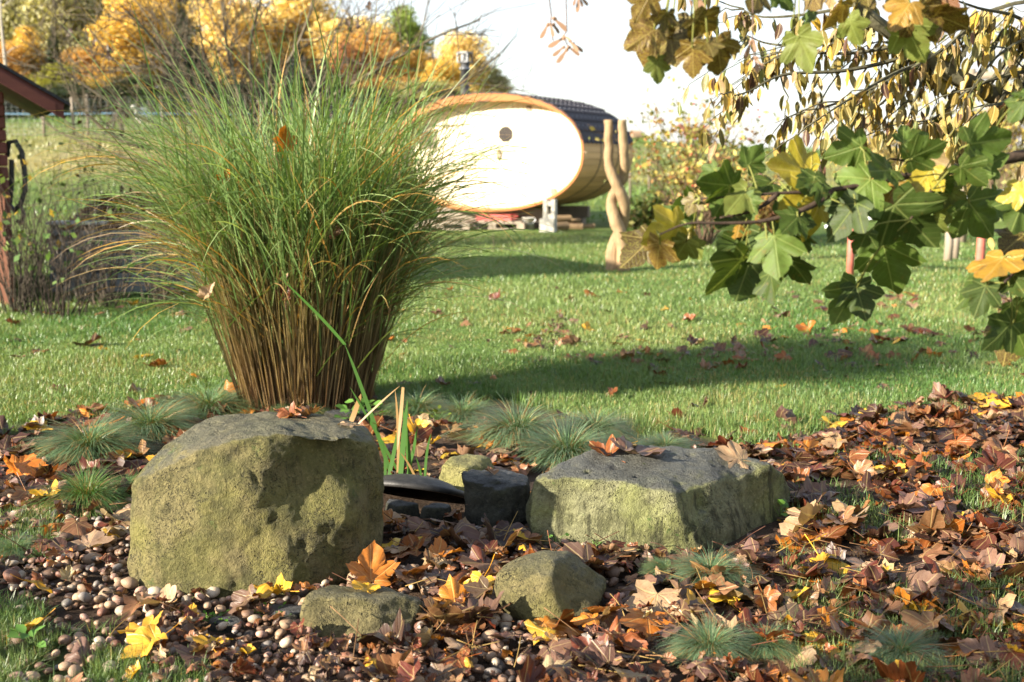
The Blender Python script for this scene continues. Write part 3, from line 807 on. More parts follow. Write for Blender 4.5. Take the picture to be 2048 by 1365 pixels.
# leaves chosen from the photograph
for (u, v, px, col, gi, rz, where) in (
    (950, 1215, 90, 'golden yellow', 3, 2.5, None), (545, 1212, 95, 'golden yellow', 10, 1.0, None), (285, 1330, 105, 'golden yellow', 1, 2.2, None), (425, 1325, 80, 'golden yellow', 4, .3, None),
    (45, 1290, 80, 'golden yellow', 5, 1.5, None), (1965, 1260, 110, 'golden yellow', 0, -.6, None), (1410, 1135, 85, 'orange', 6, .9, None), (1310, 1235, 135, 'pale tan', 7, 2.9, None), (990, 880, 80, 'pale tan', 2, 1.0, None),
    (205, 860, 62, 'orange', 3, 1.0, None), (200, 890, 50, 'pale tan', 8, 2.0, None), (320, 1240, 80, 'pale tan', 12, 1.2, None), (1240, 1130, 70, 'pale tan', 5, .2, None), (1620, 1320, 120, 'golden yellow', 4, 1.9, None),
    (1840, 1330, 130, 'tan-brown', 6, .8, None), (1735, 1210, 90, 'dark brown', 0, .5, None), (1600, 1300, 95, 'red-brown', 1, .2, None), (1605, 1070, 100, 'pale tan', 13, 1.6, None), (1720, 1330, 80, 'pale tan', 3, 2, None),
    (90, 1025, 70, 'golden yellow', 11, 1, None), (175, 700, 60, 'dark brown', 14, 1, None), (315, 742, 40, 'russet', 12, 2, None), (245, 905, 60, 'orange', 7, 2, None)):
    x, y = groundv(u, v); d = math.hypot(x, y); s = px * d / 2400 * .85
    put_leaf(x, y, s, None, .2, None, gi, col, Euler((rnd.gauss(-.25, .15), rnd.gauss(0, .15), rz)))
_x, _y = groundv(745, 1178); put_leaf(_x, _y - .04, .115, None, .2, .075, 2, 'orange', Euler((.9, .1, .3)))
# small leaf scraps among the pebbles
for _ in range(420):
    u, v = rnd.uniform(-60, 900), rnd.uniform(1000, 1420)
    if not inpoly(np.array(u), np.array(v), PEBZ): continue
    x, y = groundv(u, v)
    if rock_near(x, y, .02): continue
    put_leaf(x, y, rnd.uniform(.022, .05), W_DARK, .35, gi=rnd.randrange(9, 16))
# torn scraps and crumbs between the whole leaves
for _ in range(900):
    u, v = rnd.uniform(600, 2100), rnd.uniform(820, 1420); x, y = groundv(u, v)
    if float(bedmask(x, y)) < .5 or rock_near(x, y, .02): continue
    put_leaf(x, y, rnd.uniform(.014, .038), W_DARK, .4, gi=rnd.randrange(9, 16), stack=.004)
# leaves lying on the stones
BV = [(o, BVHTree.FromObject(o, bpy.context.evaluated_depsgraph_get())) for o, _ in ROCKS]
bpy.context.view_layer.update()
def on_rock(o, u, v, px, col, gi, rz, words):
    bv = [b for q, b in BV if q is o][0]
    inv = Matrix.Translation(-o.location)
    hit = bv.ray_cast(inv @ Vector((0, 0, CAMH)), ray(u, v).normalized())
    if hit[0] is None: return
    p = hit[0] + o.location; s = px * p.length / 2400
    nrm = hit[1]
    up = bv.ray_cast(inv @ Vector((p.x, p.y, 3)), Vector((0, 0, -1)))
    if up[0] is not None: p = up[0] + o.location; nrm = up[1]
    q = Vector((0, 0, 1)).rotation_difference(nrm).to_euler()
    e = (Euler(q).to_matrix() @ Euler((0, 0, rz)).to_matrix()).to_euler()
    put_leaf(p.x, p.y, s, None, 0, p.z + s * .06, gi, col, e, words=words, on_rock=True)
on_rock(tall, 575, 832, 55, 'russet', 10, 1.0, 'on top of the tall boulder')
on_rock(tall, 615, 833, 45, 'tan-brown', 12, 2.5, 'on top of the tall boulder')
on_rock(tall, 690, 850, 40, 'pale tan', 3, 1.4, 'on top of the tall boulder')
on_rock(wide, 1205, 905, 60, 'russet', 11, .7, 'on the wet top of the wide boulder')
on_rock(wide, 1275, 912, 90, 'mauve-brown', 2, -1.0, 'on the wet top of the wide boulder')
on_rock(wide, 1465, 918, 62, 'pale tan', 5, 1.5, 'on the wet top of the wide boulder')
on_rock(wide, 1250, 893, 45, 'golden yellow', 6, 2.5, 'on the wet top of the wide boulder')
on_rock(slate, 985, 948, 26, 'tan-brown', 12, .4, 'on the dark slate stone')
on_rock(low, 728, 1180, 55, 'golden yellow', 4, .6, 'on the low oblong stone')
on_rock(low, 715, 1168, 45, 'golden yellow', 6, 2.6, 'on the low oblong stone')

leaves.sort(key=lambda q: -q[0] - (1 if q[7] else 0))
rest = []; nobj = 0
for q in leaves:
    sc, Mx, nm, c, gi, pw, pos, onr = q
    u, v = project(*pos)
    if nobj < 300 and -20 < u < 2068 and v < 1375:
        nobj += 1
        o = bpy.data.objects.new('fallen_leaf', LM[gi]); COL.objects.link(o); o.matrix_world = Mx; o.color = c + (1,)
        st = LSTATE[gi]
        tag(o, f'{st} {nm} sycamore leaf lying {pw}', 'leaf', f'{st} {nm} leaves {pw}')
    else: rest.append(q)
me = join_instances('leaf_litter', [(q[1], np.array(q[3]) * LG[q[4]][2], LG[q[4]][0], LG[q[4]][1], LG[q[4]][3] + np.array([0, 0])) for q in rest], M['leaf'])
tag(link('leaf_litter', me, M['leaf']), 'brown leaf litter covering the bed and drifting over the lawn', 'leaf litter', kind='stuff')

# loose leaf stalks and straws lying over the litter
mb = MB()
for _ in range(230):
    if rnd.random() < .75: u, v = rnd.uniform(650, 2080), rnd.uniform(1080, 1400)
    else: u, v = rnd.uniform(-60, 2080), rnd.uniform(850, 1400)
    x, y = groundv(u, v)
    if float(bedmask(x, y)) < .3 or rock_near(x, y, .04): continue
    h, hmx = hm_get(x, y, .04); a = rnd.uniform(0, 6.28); L_ = rnd.uniform(.05, .13); k = rnd.uniform(.6, 1.2); tz = abs(rnd.gauss(0, .35))
    mb.color(rnd.choice([(.36 * k, .24 * k, .08 * k), (.24 * k, .13 * k, .06 * k), (.12 * k, .05 * k, .03 * k)]))
    d = Vector((math.cos(a), math.sin(a), tz)); n_ = Vector((-math.sin(a), math.cos(a), 0)) * rnd.gauss(0, .15)
    mb.tube([Vector((x, y, hmx + .004)) + d * L_ * t + n_ * L_ * t * t for t in (-.5 if tz < .1 else 0, .0 if tz < .1 else .3, .3 if tz < .1 else .7, .6 if tz < .1 else 1.0)], [.0016, .0013, .0012, .0014], 4)
tag(mb.build('leaf_stalk_litter', M['foliage'], None, True), 'loose straw-coloured leaf stalks strewn over the fallen leaves', 'stalks', kind='stuff')
# ================================================================== lawn grass
def blades(x, y, z, h, wd, col, lean=.5, K=3, az=None, tipcol=None):
    N = len(x)
    a = rng.uniform(0, 2 * np.pi, N) if az is None else az
    l = np.abs(rng.normal(0, lean, N))
    d = np.stack([np.cos(a), np.sin(a), np.zeros(N)], 1)
    t = np.linspace(0, 1, K)[None, :, None]
    Pth = np.stack([x, y, z], 1)[:, None] + np.array([0, 0, 1.0]) * (h[:, None, None] * t * (1 - .25 * np.minimum(l, 1.6)[:, None, None] * t)) + d[:, None] * (h * l)[:, None, None] * t ** 2
    ph = a + np.pi / 2 + rng.normal(0, .5, N)
    S = np.stack([np.cos(ph), np.sin(ph), np.zeros(N)], 1)[:, None]
    W = wd[:, None] * np.array([1.0, .85, .12])[None, :K] if K == 3 else wd[:, None] * (1 - np.linspace(0, 1, K) ** 2 * .9)[None]
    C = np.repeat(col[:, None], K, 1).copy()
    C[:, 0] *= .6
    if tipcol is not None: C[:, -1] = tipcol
    return ribbons(Pth, W, S, C)
def lawn_cols(x, y):
    n = len(x)
    k = (vnoise(x, y, .55, 1) * .55 + vnoise(x, y, 1.9, 2) * .45 - .5) * 1.7 + .5 + rng.normal(0, .12, n)
    k = np.clip(k, 0, 1)[:, None]
    c = np.array([.078, .165, .036]) * (1 - k) + np.array([.200, .265, .085]) * k
    straw = rng.random(n) < .05 + .22 * (vnoise(x, y, 1.1, 5) > .58) * vnoise(x, y, 5, 6)
    c[straw] = np.array([.30, .25, .09])
    return c * rng.uniform(.7, 1.3, (n, 1))
N = 420000
u = rng.uniform(-330, 2380, N); v = 470 + (920 - 470) * rng.random(N) ** .85
x, y = groundv(u, v)
keep = (bedmask(x, y) < rng.uniform(.05, .6, N)) & (y < 24)
i = np.clip(((x - HX0) / HS).round().astype(int), 0, nhx - 1); j = np.clip(((y - HY0) / HS).round().astype(int), 0, nhy - 1)
keep &= ~(RM[i, j] & (y < 9))
x, y = x[keep], y[keep]; d = np.hypot(x, y)
h = rng.uniform(.022, .055, len(x)) * (.45 + 1.0 * vnoise(x, y, 1.6, 7)) * (1 + .25 * sst(10, 20, d))
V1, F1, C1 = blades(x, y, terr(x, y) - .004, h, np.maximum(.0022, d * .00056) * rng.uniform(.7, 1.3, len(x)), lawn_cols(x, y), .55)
# front right, grass showing between the leaves, and front left corner
N = 40000
u = rng.uniform(1380, 2560, N); v = rng.uniform(880, 1420, N)
x, y = groundv(u, v)
k = (vnoise(x, y, 3.0, 8) > .44) & (u > 1540 + 60 * vnoise(x, y, 6, 3))
u2 = rng.uniform(-150, 520, N); v2 = rng.uniform(1180, 1430, N)
xb, yb = groundv(u2, v2); kb = (bedmask(xb, yb) < rng.uniform(.4, 1.0, N)) & (vnoise(xb, yb, 5, 8) > .18)
u3 = rng.uniform(-150, 120, 6000); v3 = rng.uniform(1040, 1130, 6000); xc, yc = groundv(u3, v3); kc = vnoise(xc, yc, 5, 9) > .35
x = np.concatenate([x[k], xb[kb], xc[kc]]); y = np.concatenate([y[k], yb[kb], yc[kc]])
i = np.clip(((x - HX0) / HS).round().astype(int), 0, nhx - 1); j = np.clip(((y - HY0) / HS).round().astype(int), 0, nhy - 1)
k = ~RM[i, j]; x, y = x[k], y[k]
xe = rng.uniform(-4.5, 5.5, 60000); ye = rng.uniform(1.9, 5.0, 60000); ue, ve = project(xe, ye, 0.0); ke = ((ue < -300) | (ue > 2300)) & (bedmask(xe, ye) < rng.uniform(.05, .7, 60000))
x = np.concatenate([x, xe[ke]]); y = np.concatenate([y, ye[ke]])
h = rng.uniform(.025, .07, len(x))
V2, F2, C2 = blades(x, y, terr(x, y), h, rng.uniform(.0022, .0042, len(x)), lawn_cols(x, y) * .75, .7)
me = mesh_np('lawn_grass', np.concatenate([V1, V2]), [np.concatenate([F1, F2 + len(V1)])], np.concatenate([C1, C2]))
tag(link('lawn_grass', me, M['blade']), 'short dewy green grass of the lawn', 'grass', kind='stuff')

# rough pasture beyond the garden: taller, drier tufts
N = 60000
x = rng.uniform(-32, 34, N); y = rng.uniform(23.5, 62, N)
k = np.abs(x) < y * .55 + 2
x, y = x[k], y[k]
dr = np.clip(sst(33, 38, y) * (1 - sst(42, 48, y)) * vnoise(x, y, .12, 3) * 1.3 + .18 * (vnoise(x, y, .5, 4) > .6), 0, 1)[:, None]
col = (np.array([.12, .20, .045]) * (1 - dr) + np.array([.34, .28, .11]) * dr) * rng.uniform(.7, 1.3, (len(x), 1))
V, F, C = blades(x, y, terr(x, y) - .02, rng.uniform(.10, .26, len(x)) * (.4 + vnoise(x, y, .6, 9)), rng.uniform(.02, .05, len(x)), col, .6)
tag(link('pasture_grass', mesh_np('pasture_grass', V, F, C), M['blade']), 'rough yellow and green pasture grass on the slope', 'grass', kind='stuff')

# low clover and weeds in the lawn: tiny flat leaf faces
N = 9000
u = rng.uniform(-300, 2350, N); v = rng.uniform(540, 1000, N); x, y = groundv(u, v)
k = (bedmask(x, y) < .3) & (vnoise(x, y, 1.7, 12) > .55); x, y = x[k], y[k]; n = len(x)
a = rng.uniform(0, 6.28, n); r_ = rng.uniform(.006, .014, n) * np.maximum(1, y / 7)
cz = terr(x, y) + rng.uniform(.015, .05, n)
q = np.stack([np.stack([x + r_ * np.cos(a + t) , y + r_ * np.sin(a + t), cz + rng.uniform(-.004, .004, n)], 1) for t in (0, 1.57, 3.14, 4.71)], 1).reshape(-1, 3)
Fq = np.arange(4 * n).reshape(-1, 4)
cc = np.repeat(np.array([.075, .145, .03]) * rng.uniform(.7, 1.4, (n, 1)), 4, 0)
tag(link('clover', mesh_np('clover', q, Fq, cc), M['foliage']), 'patches of low clover in the lawn', 'clover', kind='stuff')

# ================================================================== blue fescue cushions
def fescue(seed, n=3300, rad=.17, hgt=.15, tip=(.135, .215, .105), mid=(.085, .16, .055), dryf=.14):
    r = np.random.default_rng(seed)
    a = r.uniform(0, 6.283, n); rr = np.sqrt(r.random(n))
    x = np.cos(a) * rr * rad * .5; y = np.sin(a) * rr * rad * .5
    out = np.stack([np.cos(a + r.normal(0, .5, n)), np.sin(a + r.normal(0, .5, n))], 1)
    L = hgt * r.uniform(.7, 1.35, n)
    K = 5; t = np.linspace(0, 1, K)
    lean0 = .20 + 1.0 * rr * r.uniform(.6, 1.15, n); bend = r.uniform(.6, 1.3, n) + .7 * rr
    P_ = np.zeros((n, K, 3)); P_[:, 0, 0] = x; P_[:, 0, 1] = y; P_[:, 0, 2] = hgt * .12 * (1 - rr ** 2)
    for i in range(1, K):
        an = lean0 + bend * t[i]
        step = L / (K - 1)
        P_[:, i, 0] = P_[:, i - 1, 0] + step * np.sin(an) * out[:, 0]
        P_[:, i, 1] = P_[:, i - 1, 1] + step * np.sin(an) * out[:, 1]
        P_[:, i, 2] = np.maximum(P_[:, i - 1, 2] + step * np.cos(an), .004)
    W = np.full((n, K), .0017) * np.array([1, 1, .95, .8, .3]) * r.uniform(.8, 1.4, (n, 1))
    ph = a + np.pi / 2 + r.normal(0, .6, n); S = np.stack([np.cos(ph), np.sin(ph), np.zeros(n)], 1)[:, None]
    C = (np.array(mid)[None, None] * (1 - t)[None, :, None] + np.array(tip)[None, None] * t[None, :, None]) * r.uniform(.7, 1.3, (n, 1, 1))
    dry_ = r.random(n) < dryf + .25 * (rr > .8)
    C[dry_] = np.array([.34, .22, .085]) * r.uniform(.6, 1.2, (dry_.sum(), 1, 1))
    V, F, C = ribbons(P_, W, S, C)
    return mesh_np('blades', V, F, C)
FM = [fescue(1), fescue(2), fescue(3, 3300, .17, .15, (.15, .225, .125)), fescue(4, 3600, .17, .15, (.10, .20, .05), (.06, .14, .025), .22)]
def tuft(u, v, wpx, hscale, mi, label, sy=1.0, g='fescue cushions in the bed'):
    x, y = groundv(u, v); s = wpx / 2400 * math.hypot(x, y) / .42
    h, _ = hm_get(x, y, .04)
    e = empty('fescue_tuft', (x, y, min(h, .03) - .005), rnd.uniform(0, 6.28)); e.scale = (s, s * sy, s * hscale)
    tag(e, label, 'grass tuft', g)
    o = link('blades', FM[mi], M['blade'], e); tag(o, kind='stuff')
T_ = [(175, 1020, 190, 1.15, 3, 'bright green bushy fescue cushion against the left side of the tall boulder'),
      (255, 1000, 110, 1.1, 3, 'small green fescue cushion tucked behind the tall boulder corner'),
      (180, 905, 230, .85, 0, 'dark green fescue cushion trailing down among the leaves left of the boulder'),
      (300, 862, 230, .85, 2, 'dewy fescue cushion behind the sloping shoulder of the tall boulder'),
      (420, 822, 220, .85, 0, 'dewy fescue cushion left of the tall grass base'),
      (515, 815, 150, .7, 1, 'low fescue cushion against the foot of the tall grass stems'),
      (835, 822, 160, .95, 1, 'shaded dark fescue cushion right of the tall grass base'),
      (925, 832, 170, .85, 0, 'tan-flecked fescue cushion behind the reed leaves'),
      (1035, 880, 240, 1.0, 2, 'dewy blue-green fescue cushion beside the pale upright leaf'),
      (1135, 915, 250, 1.0, 2, 'blue-green fescue cushion touching the back of the wide boulder'),
      (1190, 868, 190, .75, 2, 'flat blue-green fescue behind the wide boulder'),
      (1330, 895, 150, .6, 2, 'sparse low fescue at the lawn edge behind the wide boulder'),
      (1420, 1170, 190, .85, 2, 'green fescue cushion below the dark face of the wide boulder'),
      (1330, 1150, 110, .7, 1, 'small fescue tuft under the pale face of the wide boulder'),
      (1420, 1320, 200, 1.1, 2, 'grey-green fescue cushion drooping over the brown leaves in front'),
      (1530, 1310, 150, .8, 1, 'dark shaded fescue tuft beside the drooping grey-green cushion'),
      (1800, 1330, 200, .8, 2, 'silvery fescue tuft by the bright yellow leaf'),
      (30, 1120, 110, .9, 1, 'shaded fescue tuft at the outer edge of the pebbles'),
      (600, 828, 130, .5, 1, 'thin fescue fringe in front of the tall grass stems')]
for t in T_: tuft(*t)

# ================================================================== tall ornamental grass
gb = ground(612, 822); gb.y = 6.05; gb.x = at(612, 822, 6.05).x; gb.z = 0
mg = empty('ornamental_grass', gb)
tag(mg, 'huge clump of tall arching green grass with brown stems behind the boulders', 'ornamental grass')
def arch(base, az, tilt0, L, droop, K, power=1.6):
    """paths that start tilted from the vertical towards az and bend over"""
    N = len(L); t = np.linspace(0, 1, K); P_ = np.zeros((N, K, 3)); P_[:, 0] = base
    step = L / (K - 1)
    for i in range(1, K):
        an = tilt0 + droop * ((t[i] + t[i - 1]) / 2) ** power
        P_[:, i, 0] = P_[:, i - 1, 0] + step * np.sin(an) * np.cos(az)
        P_[:, i, 1] = P_[:, i - 1, 1] + step * np.sin(an) * np.sin(az)
        P_[:, i, 2] = P_[:, i - 1, 2] + step * np.cos(an)
    return P_
NS = 1150
a = rng.uniform(0, 6.283, NS); rr = np.sqrt(rng.random(NS))
bx, by = np.cos(a) * rr * .33, np.sin(a) * rr * .25
Ls = rng.uniform(.78, 1.30, NS)
tl = rr * .31 * rng.uniform(.6, 1.15, NS) + np.abs(rng.normal(0, .03, NS))
az = a + rng.normal(0, .25, NS)
SP_ = arch(np.stack([bx, by, np.zeros(NS)], 1), az, tl * .8, Ls, tl * .45, 6)
ph = rng.uniform(0, 6.28, NS); S = np.stack([np.cos(ph), np.sin(ph), 0 * ph], 1)[:, None]
cs = np.array([[.15, .080, .042], [.27, .18, .10], [.065, .030, .020], [.36, .26, .14]])[rng.integers(0, 4, NS)] * rng.uniform(.7, 1.2, (NS, 1))
tt = np.linspace(0, 1, 6)[None, :, None]
cs = cs[:, None] * (1 - .5 * tt) + np.array([.14, .20, .05]) * .5 * tt
W = np.full((NS, 6), .0050) * rng.uniform(.7, 1.3, (NS, 1)) * np.array([1.15, 1.1, 1, .9, .8, .6])
S2 = np.cross(S, np.array([0, 0, 1.0]))
Va, Fa, Ca = ribbons(SP_, W, S, cs); Vb, Fb, Cb = ribbons(SP_, W, S2, cs)
o = link('stems', mesh_np('stems', np.concatenate([Va, Vb]), [np.concatenate([Fa, Fb + len(Va)])], np.concatenate([Ca, Cb])), M['blade'], mg); tag(o, kind='stuff')
# leaf blades on the stems
NB = 3100
si = rng.integers(0, NS, NB); f = np.where(rng.random(NB) < .10, rng.uniform(.18, .45, NB), rng.uniform(.42, 1.0, NB))
fi = f * 5; k0 = np.minimum(fi.astype(int), 4); fr = (fi - k0)[:, None]
B0 = SP_[si, k0] * (1 - fr) + SP_[si, k0 + 1] * fr
hh = B0[:, 2]
baz = az[si] + rng.normal(0, .9, NB)
tilt = tl[si] + np.abs(rng.normal(.20, .17, NB))
Lb = rng.uniform(.42, 1.05, NB) * (.72 + .30 * np.clip(hh, 0, 1.1))
up_ = rng.random(NB) < .62
droop = np.where(up_, rng.uniform(.05, .60, NB), rng.uniform(.6, 1.9, NB))
K = 8
PB = arch(B0, baz, tilt, Lb, droop, K, 1.5)
PB[..., 2] = np.maximum(PB[..., 2], .03)
sd = np.stack([-np.sin(baz), np.cos(baz), 0 * baz], 1); tw = rng.normal(0, .5, NB)
S = (sd * np.cos(tw)[:, None] + np.array([0, 0, 1.0]) * np.sin(tw)[:, None])[:, None]
prof = np.array([.7, .95, 1, 1, .9, .75, .5, .08])
W = rng.uniform(.0042, .0085, NB)[:, None] * prof[None]
kk = rng.random((NB, 1))
cb = np.array([.085, .170, .042]) * (1 - kk) + np.array([.22, .31, .11]) * kk
low_ = hh < .55
dryp = np.where(low_, .28, .035)
dm = rng.random(NB) < dryp
cb[dm] = np.array([[.36, .235, .095], [.46, .25, .06], [.28, .19, .10]])[rng.integers(0, 3, dm.sum())] * rng.uniform(.7, 1.15, (dm.sum(), 1))
CK = np.repeat(cb[:, None], K, 1).copy()
tipd = rng.random(NB) < .3
CK[tipd, -2:] = np.array([.36, .24, .09])
kp = ~((B0[:, 1] < -.02) & (hh < .62) & (rng.random(NB) < .7))
V, F, C = ribbons(PB[kp], W[kp], S[kp], CK[kp])
o = link('leaf_blades', mesh_np('leaf_blades', V, F, C), M['blade'], mg); tag(o, kind='stuff')
# loose outer blades arching out on all sides
NO = 1500
ao = rng.uniform(0, 6.283, NO); zo = rng.uniform(.22, 1.0, NO); ro = .24 + zo * .30
Bo = np.stack([np.cos(ao) * ro * rng.uniform(.6, 1, NO), np.sin(ao) * ro * .75, zo], 1)
Po = arch(Bo, ao + rng.normal(0, .35, NO), rng.uniform(.30, .95, NO), rng.uniform(.45, 1.05, NO), rng.uniform(.25, 1.5, NO), 9, 1.3)
Po[..., 2] = np.maximum(Po[..., 2], .03)
so = np.stack([-np.sin(ao), np.cos(ao), 0 * ao], 1); two = rng.normal(0, .6, NO)
So = (so * np.cos(two)[:, None] + np.array([0, 0, 1.0]) * np.sin(two)[:, None])[:, None]
Wo = rng.uniform(.0035, .0070, NO)[:, None] * np.array([.7, .95, 1, 1, 1, .9, .75, .5, .06])
ko = rng.random((NO, 1)); co_ = np.array([.10, .18, .045]) * (1 - ko) + np.array([.25, .32, .12]) * ko
do_ = rng.random(NO) < np.where(zo < .6, .42, .14); co_[do_] = np.array([[.42, .27, .10], [.48, .27, .06], [.30, .21, .12]])[rng.integers(0, 3, do_.sum())]
kp = ~((np.sin(ao) < -.35) & (zo < .75) & (rng.random(NO) < .85))
V, F, C = ribbons(Po[kp], Wo[kp], So[kp], co_[kp])
o = link('outer_blades', mesh_np('outer_blades', V, F, C), M['blade'], mg); tag(o, kind='stuff')
# long outer arching blades one can follow by eye: each its own part
for i in range(150):
    side = -1 if i % 5 < 3 else 1
    az_ = (math.pi if side < 0 else 0) + rnd.gauss(0, .55)
    z0 = rnd.uniform(.25, .95); r0 = .22 + z0 * .30
    b = np.array([[math.cos(az_) * r0 * .8, math.sin(az_) * r0 * .6, z0]])
    L1 = rnd.uniform(.75, 1.25); dr_ = rnd.uniform(.9, 1.9); t0 = rnd.uniform(.45, .85)
    p = arch(b, np.array([az_]), np.array([t0]), np.array([L1]), np.array([dr_]), 10, 1.25)
    p[..., 2] = np.maximum(p[..., 2], .04)
    tw = rnd.gauss(0, .5); sdv = np.array([[[-math.sin(az_) * math.cos(tw), math.cos(az_) * math.cos(tw), math.sin(tw)]]])
    wv = np.full((1, 10), rnd.uniform(.006, .010)) * np.array([.7, .95, 1, 1, 1, .95, .85, .7, .45, .06])
    if rnd.random() < .45: c = np.array([[(.46, .27, .07), (.40, .28, .12), (.30, .21, .12), (.52, .30, .05)][rnd.randrange(4)]]) * rnd.uniform(.8, 1.1)
    else: c = np.array([[.14, .22, .05]]) * rnd.uniform(.7, 1.3)
    V, F, C = ribbons(p, wv, sdv, c)
    link('arching_blade', mesh_np('arching_blade', V, F, C), M['blade'], mg)
# dry leaves caught in the clump
CAUGHT = ['large lobed orange leaf caught high among the green grass blades', 'small orange leaf caught in the sunny flank of the tall grass', 'tan-brown leaf caught at the top of the brown stems', 'dark red-brown leaf caught between the brown stems', 'pale tan leaf caught low in the drooping outer blades', 'small pale leaf caught just above the red-brown leaf']
for (u, v, Y, px, col) in ((568, 295, 5.6, 44, 'orange'), (452, 360, 5.6, 34, 'orange'), (660, 470, 5.65, 40, 'tan-brown'), (572, 595, 5.7, 36, 'red-brown'), (410, 595, 5.6, 36, 'pale tan'), (566, 562, 5.7, 24, 'pale tan')):
    p = at(u, v, Y); s = px / 2400 * Y
    o = bpy.data.objects.new('caught_leaf', LM[rnd.randrange(9, 16)]); COL.objects.link(o); o.location = p; o.scale = (s,) * 3
    o.rotation_euler = (R(80) + rnd.gauss(0, .3), rnd.gauss(0, .4), rnd.uniform(-.6, .6)); o.color = LCOL[col] + (1,)
    tag(o, CAUGHT.pop(0), 'leaf')

# ================================================================== reed leaves beside the basin
rd = empty('reed_plant', groundv(800, 985) + (0,)); rd.location = (groundv(805, 960)[0], 4.55, 0)
tag(rd, 'broad green and straw reed leaves standing beside the black basin', 'reed')
for (u0, v0, u1, v1, u2, v2, wpx, col, Y) in (
    (800, 965, 806, 880, 815, 800, 16, 'g', 4.5), (820, 965, 818, 900, 806, 820, 15, 'g', 4.52), (795, 965, 800, 860, 790, 780, 9, 't', 4.56), (850, 968, 850, 905, 862, 868, 8, 'g', 4.48),
    (845, 968, 840, 935, 832, 915, 7, 'g', 4.5), (785, 960, 735, 800, 690, 690, 14, 'g', 4.66), (690, 690, 650, 640, 560, 555, 13, 'g', 4.68), (800, 950, 745, 850, 700, 775, 11, 'g', 4.6), (700, 850, 715, 810, 722, 788, 16, 't', 4.6),
    (715, 850, 765, 800, 800, 772, 7, 't', 4.58), (806, 775, 802, 830, 795, 900, 10, 't', 4.54), (735, 842, 770, 855, 815, 875, 6, 'r', 4.6), (770, 960, 772, 910, 766, 880, 9, 'g', 4.5), (812, 965, 828, 905, 835, 850, 10, 'g', 4.55), (775, 965, 790, 900, 800, 840, 12, 'g', 4.58), (835, 968, 822, 930, 800, 905, 8, 't', 4.5)):
    K = 8; p = np.zeros((1, K, 3)); A, B, C_ = at(u0, v0, Y), at(u1, v1, Y), at(u2, v2, Y - .03)
    for i in range(K):
        t = i / (K - 1); q = A * (1 - t) ** 2 + B * 2 * t * (1 - t) + C_ * t * t; p[0, i] = q - rd.location
    p[..., 2] = np.maximum(p[..., 2], -.01)
    wv = np.full((1, K), .75 * wpx / 2400 * Y) * np.array([.8, .95, 1, 1, .95, .8, .55, .08])
    c = {'g': (.045, .115, .020), 't': (.27, .165, .065), 'r': (.26, .10, .04)}[col]
    V, F, C = ribbons(p, wv, np.array([[[.94, -.34, 0]]]), np.array([c]) * rnd.uniform(.85, 1.2))
    link('reed_leaf', mesh_np('reed_leaf', V, F, C), M['blade'], rd)
# little leafy weeds: green leaflets at the foot of the reeds and by the wide boulder
def weed(u, v, n, size, label, col=(.10, .21, .04), spread=.05):
    x, y = groundv(u, v); e = empty('leafy_weed', (x, y, hm_get(x, y, .02)[0] - .004)); tag(e, label, 'weed')
    st = MB(); st.color((.12, .2, .05))
    for k in range(n):
        a_ = rnd.uniform(0, 6.28); r_ = spread * rnd.uniform(.2, 1); zz = rnd.uniform(.4, 1.3) * size * 1.5
        st.tube([(0, 0, 0), (math.cos(a_) * r_ * .5, math.sin(a_) * r_ * .5, zz * .8), (math.cos(a_) * r_, math.sin(a_) * r_, zz)], .0012, 3)
        V = np.array([(0, 0, 0), (.32, .25, .05), (.36, .6, .06), (0, 1, -.05), (-.36, .6, .06), (-.32, .25, .05), (0, .5, -.02)])
        F_ = np.array([(0, 1, 6), (1, 2, 6), (2, 3, 6), (3, 4, 6), (4, 5, 6), (5, 0, 6)])
        ev = Euler((rnd.gauss(.2, .35), rnd.gauss(0, .3), a_ - math.pi / 2)).to_matrix().to_4x4()
        o = link('leaflet', mesh_np('leaflet', V * size * rnd.uniform(.7, 1.2), F_, np.tile(np.array(col) * rnd.uniform(.7, 1.3), (7, 1))), M['foliage'], e)
        o.matrix_local = Matrix.Translation((math.cos(a_) * r_ * .9, math.sin(a_) * r_ * .9, zz)) @ ev
    st.build('stalks', M['foliage'], e)
weed(720, 842, 26, .05, 'leafy green weed at the foot of the reeds behind the tall boulder', spread=.13)
weed(1190, 1102, 8, .02, 'tiny green seedling under the cracked face of the wide boulder')
weed(1112, 1098, 5, .018, 'tiny green seedling between the domed stone and the wide boulder')
weed(65, 1318, 9, .032, 'broad-leaved lawn weed by the pebbles in the grass corner', spread=.06)
weed(1700, 1275, 9, .025, 'small round-leaved weed beside the silvery fescue tuft')
weed(1560, 1045, 8, .035, 'pale green weed in the shade of the wide boulder')
weed(875, 842, 12, .03, 'mossy green weed behind the reed leaves', (.12, .16, .02), .07)
weed(430, 1252, 30, .012, 'bright green moss cushion on the sunken stone under the tall boulder', (.07, .17, .012), .05)
weed(545, 1238, 34, .012, 'bright green moss cushion on the flat stone beside the low stone', (.07, .17, .012), .06)
